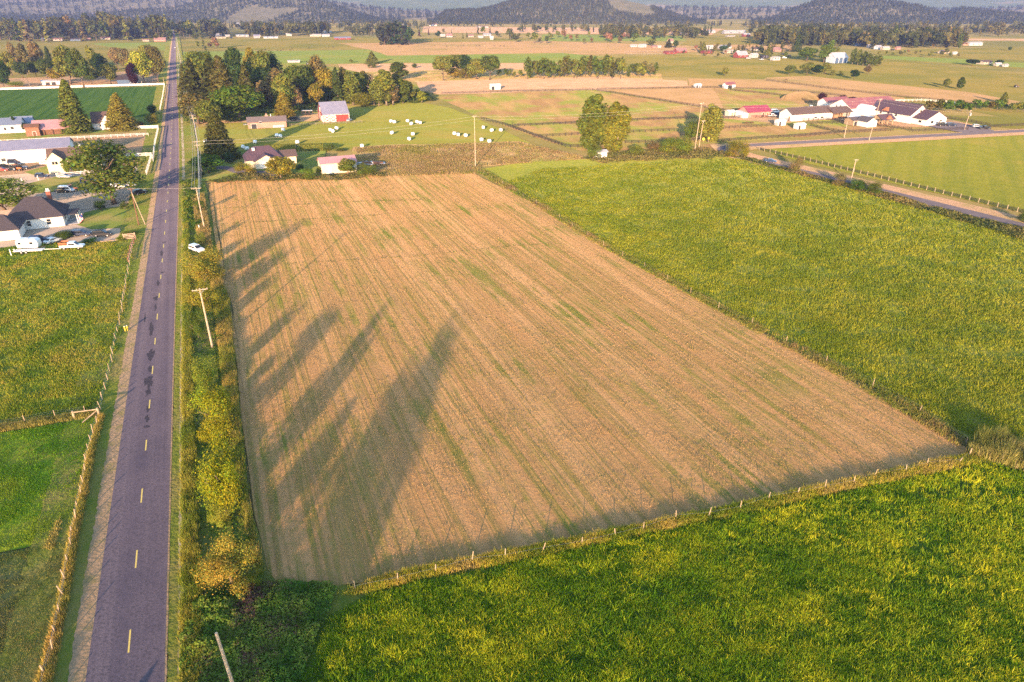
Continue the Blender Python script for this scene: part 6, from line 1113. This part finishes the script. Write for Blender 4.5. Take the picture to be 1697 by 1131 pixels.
def woods(name, label, boxes, seed):
    """far woods that read as one mass: small leafy trees joined in one mesh"""
    rng = np.random.default_rng(seed); Vs, Fs, Cc = [], [], []; base = 0
    protos = []
    for me in list(FAR.values()):
        n = len(me.vertices); co = np.empty(n * 3, np.float32); me.vertices.foreach_get('co', co); nq = sum(1 for p in me.polygons if p.material_index == 0); pick = np.random.default_rng(1).permutation(nq)[:140]; q = co.reshape(-1, 3)[:nq * 4].reshape(nq, 4, 3)[pick]; cq = q.mean(1, keepdims=True); protos.append((((q - cq) * 1.7 + cq).reshape(-1, 3), len(pick)))
    for (x0, x1, ya, yb, h0, h1, n) in boxes:
        for _ in range(n):
            y = rng.uniform(ya, yb); x = rng.uniform(x0, x1); X, Y = G(x, y); h = rng.uniform(h0, h1); co, nf = protos[rng.integers(len(protos))]; a = rng.uniform(0, 6.28); w = h * rng.uniform(.8, 1.3)
            q = co * [w, w, h]; q = np.stack([q[:, 0] * math.cos(a) - q[:, 1] * math.sin(a) + X, q[:, 0] * math.sin(a) + q[:, 1] * math.cos(a) + Y, q[:, 2]], 1)
            Vs.append(q); Fs.append(np.arange(nf * 4).reshape(nf, 4) + base); base += nf * 4; c = np.array([(1, 1, 1), (.7, .8, .8), (1.3, 1.1, .9), (.5, .6, .6)][rng.integers(4)]) * rng.uniform(.7, 1.2); Cc.append(np.repeat(c[None], nf * 4, 0))
    o = obj(name, np_mesh(name, np.concatenate(Vs), np.concatenate(Fs), np.concatenate(Cc), [LM['far']]), None); o['kind'] = 'stuff'; o['label'] = label
woods('far_woods', 'mixed woods on the valley floor below the hills', [(1000, 1180, 54, 65, 14, 20, 90), (405, 545, 54, 61, 15, 26, 70), (560, 640, 52, 61, 12, 18, 30), (1255, 1420, 64, 77, 16, 27, 150), (1420, 1590, 68, 80, 14, 25, 90), (-80, 284, 48, 66, 18, 28, 260), (290, 380, 48, 62, 12, 22, 60), (380, 700, 42, 50, 10, 17, 140), (600, 1260, 39, 45, 8, 14, 200), (860, 1140, 48, 54, 9, 15, 90), (1240, 1760, 44, 58, 12, 20, 260), (1560, 1760, 50, 62, 10, 18, 60), (1150, 1330, 78, 92, 5, 10, 40)], 5)
def hill_trees(name, label, key, n, seed, h0=6, h1=12):
    rng = np.random.default_rng(seed); g = H_[key]; ny, nx = g.shape[:2]; j = rng.integers(0, int(ny * .66), n); i = rng.integers(0, nx - 1, n); f = rng.uniform(0, 1, (n, 2))
    p = g[j, i] * (1 - f[:, :1]) + g[j, i + 1] * f[:, :1]; p = p * (1 - f[:, 1:]) + g[np.minimum(j + 1, ny - 1), i] * f[:, 1:]
    keep = fbm(p[:, 0], p[:, 1], 420, seed) > .30; p = p[keep]; n = len(p); h = rng.uniform(h0, h1, n); r = h * rng.uniform(.26, .46, n); a0 = rng.uniform(0, 6.28, n)
    ring = [np.stack([p[:, 0] + np.cos(a0 + k * 1.2566) * r, p[:, 1] + np.sin(a0 + k * 1.2566) * r, p[:, 2] - 1], 1) for k in range(5)]; top = p + np.stack([rng.normal(0, 1, n), rng.normal(0, 1, n), h], 1)
    V = np.stack(ring + [top], 1).reshape(-1, 3); b = np.arange(n) * 6; F = np.concatenate([np.stack([b + k, b + (k + 1) % 5, b + 5], 1) for k in range(5)])
    c = np.repeat((np.array([(1.1, 1.15, 1.1), (.85, .95, 1.0), (1.4, 1.25, 1.0), (1.7, 1.35, 1.05)])[rng.choice(4, n, p=[.4, .35, .18, .07])] * rng.uniform(.7, 1.2, (n, 1)))[:, None], 6, 1).reshape(-1, 3)
    o = obj(name, np_mesh(name, V, F, c, [LM['fardark']]), None); o['kind'] = 'stuff'; o['label'] = label
hill_trees('hill_forest', 'conifer forest on the left wooded hill', 'c', 15000, 1); hill_trees('hill_forest', 'conifer forest on the middle knoll', 'd', 9000, 2); hill_trees('hill_forest', 'conifer forest on the right knoll', 'e', 15000, 3); hill_trees('hill_forest', 'conifer forest on the slope behind', 'b', 15000, 4, 7, 14)

# tall trees standing just outside the picture, whose shadows cross the hay field
def shade_tree(tip, h, w, kind, label):
    X, Y = G(*tip); L = h / math.tan(SUN_EL); X -= math.sin(SUN_AZ) * L; Y -= math.cos(SUN_AZ) * L
    fams = [k for k in PROTO if k.startswith(kind)]; cm, tm = PROTO[fams[int(h * 7) % len(fams)]]; pw, ph = proto_w(cm)
    r = thing('tree', label, 'tree', (X, Y, 0), h, 'tall trees behind the camera', (w / pw, w / pw, h / ph)); obj('trunk', tm, None, r); c = obj('crown', cm, None, r); c.material_slots[0].link = 'OBJECT'; c.material_slots[0].material = LM['fir']
for tip, h, w, k in (((764, 514), 26, 10, 'loose0'), ((735, 560), 22, 10, 'loose0'), ((690, 590), 20, 8, 'loose0')):
    shade_tree(tip, h, w, k, {26: 'tallest', 22: 'middle', 20: 'shortest'}[h] + ' of three loose trees behind the camera shading the hay field')
# ------------------------------------------------------------------ hedge between the lane and the hay field
for (x, yb, yt, w, kind, tone, lab) in (
 (384, 990, 862, 112, 'shrub', 'olivegold', 'orange-green wild shrub at the bottom of the hedge'), (378, 872, 712, 86, 'shrub', 'yellow', 'bright yellow shrub in the lower hedge'), (366, 738, 628, 84, 'shrub', 'yellow', 'golden round shrub beside the hay field wheel track'), (372, 872, 815, 60, 'shrub', 'lime', 'lime shrub under the bright yellow one'), (340, 478, 402, 78, 'shrub', 'olivegold', 'upper yellow bush hiding the white car'), (340, 520, 452, 62, 'shrub', 'gold', 'tawny bush behind the bare pole'), (330, 565, 505, 46, 'shrub', 'olive', 'olive bush left of the bare pole'), (342, 660, 585, 50, 'shrub', 'lime', 'lime bush above the golden round shrub'), (385, 668, 630, 36, 'shrub', 'dark', 'dark bush right of the golden round shrub'),
 (334, 408, 380, 22, 'shrub', 'olive', 'bush just above the white car'), (343, 436, 410, 30, 'shrub', 'gold', 'small yellow bush half covering the white car'), (362, 800, 760, 40, 'shrub', 'olive', 'small olive bush between the bright yellow shrubs'), (352, 452, 425, 34, 'shrub', 'green', 'green bush right of the white car'), (398, 925, 880, 44, 'shrub', 'olive', 'olive bush at the hay field edge in the lower hedge'), (425, 975, 935, 46, 'shrub', 'olive', 'low olive bush by the hay field corner'), (334, 352, 330, 18, 'shrub', 'olive', 'bush below the second lane pole')):
    tree(x, yb, yt, w * (.88 if tone in ('yellow', 'gold', 'olivegold') else .8), kind, tone, lab)
def bramble(name, poly, n, zmax, leaf, cols, seed, label, clump=2.0, z_pow=1.0):
    rng = np.random.default_rng(seed); P = np.array(poly); lo, hi = P.min(0), P.max(0); x = rng.uniform(lo[0], hi[0], n * 6); y = rng.uniform(lo[1], hi[1], n * 6); k = in_poly(x, y, poly); x, y = x[k][:n], y[k][:n]; n = len(x)
    hh = zmax * (np.clip(fbm(x, y, clump, seed) * 1.9 - .42, .04, 1.2)) ** z_pow; z = hh * rng.uniform(.35, 1.0, n) ** .6
    e = .35; gx = (fbm(x + e, y, clump, seed) - fbm(x - e, y, clump, seed)) * zmax * 1.9 / (2 * e); gy = (fbm(x, y + e, clump, seed) - fbm(x, y - e, clump, seed)) * zmax * 1.9 / (2 * e)
    N = np.stack([-gx, -gy, np.full(n, .8)], 1); N /= np.linalg.norm(N, axis=1, keepdims=True)
    cols = np.array(cols); t = np.clip(fbm(x, y, clump * 2.2, seed + 8) * 1.6 - .3 + rng.normal(0, .16, n), 0, .999) * (len(cols) - 1); i = t.astype(int); f = (t - i)[:, None]; c = (cols[i] * (1 - f) + cols[np.minimum(i + 1, len(cols) - 1)] * f) * rng.uniform(.65, 1.35, (n, 1))
    global NR; NR = rng; V, F, C = leaf_quads(np.stack([x, y, z], 1), leaf * rng.uniform(.5, 1.3, n), N, c)
    o = obj(name, np_mesh(name, V, F, C, [m_grass]), None); o['kind'] = 'stuff'; o['label'] = label
GG = [(.045, .10, .014), (.08, .145, .018), (.14, .19, .022), (.23, .24, .03)]
bramble('brambles', wpoly([(292, 1290), (300, 1060), (330, 990), (440, 965), (520, 965), (560, 975), (545, 1020), (525, 1060), (490, 1150), (450, 1300)]), 34000, 1.1, .17, [(.05, .12, .018), (.09, .17, .022), (.14, .20, .028), (.15, .18, .035), (.15, .07, .06)], 3, 'tangle of brambles with reddish canes at the bottom of the hedge', 1.8)
bramble('undergrowth', wpoly([(306, 380), (330, 380), (352, 420), (368, 520), (392, 690), (408, 820), (425, 930), (440, 975), (330, 1000), (322, 900), (318, 700), (312, 520)]), 40000, .95, .15, GG, 5, 'dense green undergrowth of the hedge bank', 2.4)
bramble('ditch_weeds', wpoly([(301, 300), (330, 300), (334, 382), (306, 382)]), 9000, 1.1, .25, GG, 6, 'weeds in the upper ditch beside the lane', 3.0)
tufts('tall_grass', wpoly([(297, 1290), (300, 1000), (303, 700), (303, 480), (303, 330), (311, 330), (316, 480), (322, 700), (332, 1000), (340, 1290)]), 16000, .8, .035, [(.12, .18, .022), (.20, .24, .028), (.34, .29, .05), (.24, .24, .03)], 5, 11, .5, 2.0, .6, 90, label='tall yellow grass strip beside the lane')
tufts('tall_grass', wpoly([(355, 440), (380, 500), (396, 690), (412, 840), (436, 945), (420, 930), (400, 830), (378, 690), (362, 560), (350, 470)]), 9000, .9, .035, [(.14, .19, .025), (.26, .25, .04), (.42, .29, .09)], 5, 12, .45, 2.0, .6, 110, label='tall dry grass between the hedge and the hay field')
tufts('tall_grass', wpoly([(318, 330), (338, 320), (350, 400), (352, 420), (330, 400)]), 3000, .9, .05, [(.26, .22, .06), (.42, .28, .10)], 4, 13, .45, 3, .5, 150, label='dry grass below the lane poles')
tufts('tall_grass', wpoly([(560, 985), (620, 960), (680, 945), (900, 902), (1200, 841), (1400, 797), (1560, 762), (1610, 752), (1640, 738), (1690, 745), (1720, 752), (1610, 772), (1400, 814), (1200, 858), (900, 922), (700, 960), (600, 985)]), 11000, .5, .04, [(.14, .21, .02), (.30, .32, .03), (.50, .38, .05), (.48, .35, .11)], 5, 14, .6, 1.6, .6, 80, label='tall golden grass along the post fence')
tufts('tall_grass', wpoly([(1600, 752), (1625, 728), (1660, 726), (1720, 760), (1760, 800), (1660, 772)]), 3500, 1.7, .05, [(.12, .15, .035), (.26, .24, .06), (.45, .35, .16)], 5, 15, .4, 1.6, .5, 100, label='tall seeding grass at the corner of the three fields')
tufts('tall_grass', wpoly([(1610, 735), (1500, 660), (1200, 508), (1000, 400), (900, 337), (800, 280), (790, 286), (885, 340), (990, 406), (1190, 516), (1400, 628), (1590, 740)]), 7000, .45, .05, [(.13, .18, .025), (.24, .24, .04), (.34, .26, .08), (.24, .15, .07)], 4, 16, .5, 2.5, .5, 120, label='rough grass along the right edge of the hay field')
tufts('tall_grass', wpoly([(50, 1290), (84, 1131), (113, 990), (128, 892), (143, 820), (158, 740), (172, 690), (165, 690), (148, 750), (130, 840), (118, 892), (100, 990), (66, 1131), (20, 1290)]), 7500, .6, .035, [(.26, .25, .05), (.38, .30, .06), (.42, .28, .08)], 5, 17, .5, 1.5, .5, 90, label='golden grass along the lower left fence')
tufts('tall_grass', wpoly([(-150, 748), (0, 716), (160, 690), (165, 684), (140, 684), (0, 706), (-150, 735)]), 3500, .6, .04, [(.20, .21, .05), (.34, .27, .07)], 5, 18, .5, 1.5, .5, 100, label='golden grass under the wire fence')
tufts('tall_grass', wpoly([(72, 908), (98, 860), (103, 862), (92, 905), (84, 912)]), 200, .32, .035, [(.30, .27, .05), (.44, .34, .10)], 5, 19, .9, 1.5, .4, 90, label='unmown wedge of dry grass in the left paddock')
tufts('grass_tussocks', wpoly([(480, 1290), (540, 1110), (560, 1040), (630, 988), (900, 928), (1200, 864), (1480, 804), (1610, 778), (1730, 756), (2100, 850), (1900, 1300)]), 8500, .5, .045, [(.10, .22, .010), (.22, .32, .014), (.40, .44, .02), (.56, .52, .025)], 15, 71, 1.1, 1.6, .7, 60, label='bright yellow-green tussocks standing out of the near pasture', spread=.26, bright=.25)
tufts('grass_tussocks', wpoly([(840, 302), (900, 280), (1230, 262), (1290, 280), (1540, 350), (1697, 396), (1900, 455), (1900, 800), (1697, 750), (1612, 726), (1500, 662), (1200, 511), (1000, 402)]), 6500, .5, .06, [(.16, .22, .016), (.28, .29, .022), (.40, .37, .035)], 11, 72, 1.0, 2.5, .8, 110, label='lighter tussocks in the green field', spread=.4, bright=.25)
tufts('pasture_grass', wpoly([(300, 1290), (520, 1110), (545, 1030), (620, 985), (900, 924), (1200, 860), (1480, 800), (1610, 774), (1730, 752), (2100, 840), (1900, 1300)]), 72000, .42, .034, [(.075, .175, .009), (.13, .24, .010), (.24, .33, .014), (.52, .50, .022)], 5, 21, .9, 1.3, 1.4, 60, label='lush tussocky grass of the near pasture', spread=.2)
tufts('field_grass', wpoly([(840, 302), (900, 280), (1230, 262), (1290, 280), (1540, 350), (1697, 396), (1900, 455), (1900, 800), (1697, 750), (1612, 726), (1500, 662), (1200, 511), (1000, 402)]), 62000, .45, .055, [(.16, .215, .016), (.20, .245, .018), (.26, .28, .022), (.36, .34, .035)], 4, 22, .8, 2.2, .9, 120, label='tall mixed grass of the green field', spread=.3)
tufts('pasture_grass', wpoly([(-150, 430), (0, 413), (60, 404), (150, 402), (224, 400), (203, 545), (164, 682), (0, 708), (-150, 738)]), 26000, .34, .05, [(.11, .19, .016), (.19, .25, .02), (.32, .315, .03), (.40, .31, .06)], 4, 23, .9, 1.8, .9, 100, label='weedy grass of the left pasture', spread=.25)
tufts('pasture_grass', wpoly([(-150, 760), (0, 718), (158, 692), (118, 888), (0, 913), (-150, 945)]), 15000, .16, .03, [(.08, .21, .012), (.13, .26, .014), (.24, .31, .022)], 4, 24, .9, 1.5, .9, 80, label='short lush grass of the left paddock')
tufts('pasture_grass', wpoly([(-150, 950), (0, 919), (118, 895), (94, 1000), (66, 1160), (40, 1300), (-200, 1300)]), 12000, .12, .035, [(.11, .15, .03), (.19, .18, .05), (.28, .22, .08)], 4, 26, .9, 1.5, .9, 80, label='short yellowing grass of the mown corner')
tufts('stubble', wpoly([(350, 306), (560, 292), (785, 289), (850, 320), (1000, 409), (1200, 519), (1400, 628), (1600, 742), (1590, 754), (1200, 836), (900, 899), (620, 960), (475, 970), (422, 850), (404, 700), (388, 520), (366, 400)]), 36000, .10, .035, [(.46, .28, .12), (.50, .31, .14), (.34, .24, .07), (.18, .19, .035)], 3, 25, 1.0, 2.5, .8, 85, label='cut stubble and regrowth on the hay field', spread=.25)
for k, px in enumerate(([(350, 346), (480, 340), (620, 333), (720, 331)], [(352, 372), (470, 366), (560, 360), (700, 352), (800, 346)], [(372, 446), (500, 436), (700, 424), (850, 408), (930, 404)])):
    P = wpoly(px); w = .3; L_, R_ = [], []
    for i, p in enumerate(P):
        q = Vector(P[min(i + 1, len(P) - 1)]) - Vector(P[max(i - 1, 0)]); q.normalize(); L_.append((p[0] - q.y * w, p[1] + q.x * w)); R_.append((p[0] + q.y * w, p[1] - q.x * w))
    tufts('grass_line', L_ + R_[::-1], 220, .09, .07, [(.11, .15, .03), (.19, .19, .045), (.28, .23, .07)], 4, 30 + k, .8, 1.0, .8, 150, label='line of unmown green grass across the hay field')
bramble('grove_undergrowth', wpoly([(306, 206), (306, 150), (400, 140), (520, 150), (690, 158), (716, 170), (680, 172), (600, 174), (540, 176), (500, 188), (440, 190), (400, 204)]), 16000, 5.0, 1.0, [(.05, .085, .018), (.09, .12, .024), (.14, .15, .03)], 44, 'dense undergrowth beneath the grove trees', 7.0)
bramble('road_hedge', wpoly([(1225, 258), (1240, 262), (1330, 287), (1450, 318), (1560, 346), (1700, 382), (1900, 440), (1900, 462), (1690, 398), (1540, 352), (1400, 312), (1300, 284), (1230, 266)]), 22000, 1.1, .40, [(.08, .11, .025), (.13, .14, .035), (.20, .17, .05), (.26, .17, .07)], 9, 'overgrown hedge bank along the side road', 5.0)
bramble('weeds', wpoly([(960, 262), (1060, 252), (1140, 248), (1190, 250), (1230, 262), (1180, 264), (1000, 272)]), 9000, 1.6, .4, [(.10, .13, .03), (.18, .17, .045), (.27, .20, .07)], 10, 'weeds and bushes at the top of the green field', 4.0)
bramble('weeds', wpoly([(345, 300), (400, 290), (540, 292), (640, 286), (640, 294), (560, 299), (360, 305)]), 7000, 1.3, .32, [(.08, .11, .025), (.16, .15, .04), (.27, .2, .07)], 12, 'weeds at the far edge of the hay field', 4.0)
tufts('rough_grass', wpoly([(590, 245), (640, 242), (860, 236), (955, 257), (965, 264), (800, 275), (785, 288), (640, 292), (590, 285)]), 14000, .5, .10, [(.20, .20, .04), (.32, .26, .07), (.42, .29, .13), (.30, .18, .09), (.24, .22, .05)], 4, 41, .6, 5, .8, 260, label='rough dry grass above the hay field', spread=.4)
# clipped hedge behind the plum-roofed house
a, b = Vector(G(440, 251)), Vector(G(537, 249)); c = (a + b) / 2; L = (b - a).length; rng = np.random.default_rng(8); n = 5200; NR = rng
q = np.stack([rng.uniform(-L / 2, L / 2, n), rng.uniform(-1.1, 1.1, n), rng.uniform(0, 2.6, n)], 1); s = rng.integers(0, 3, n); q[s == 0, 1] = -1.1; q[s == 1, 2] = 2.6; q[s == 2, 1] *= .95
N = np.zeros((n, 3)); N[s == 0] = (0, -1, .2); N[s == 1] = (0, 0, 1); N[s == 2] = (0, .6, .5)
V, F, C = leaf_quads(q + rng.normal(0, .1, (n, 3)), .26 * rng.uniform(.6, 1.3, n), N, leafcol(n))
h = thing('hedge', 'long clipped green hedge behind the plum-roofed house', 'hedge', (c.x, c.y, 0), math.atan2((b - a).y, (b - a).x)); obj('foliage', np_mesh('foliage', V, F, C, [LM['olive']]), None, h); [piece('stem', m_bark, h, x - .08, x + .08, -.08, .08, 0, 1.5) for x in np.arange(-L / 2 + 1, L / 2, 3.0)]
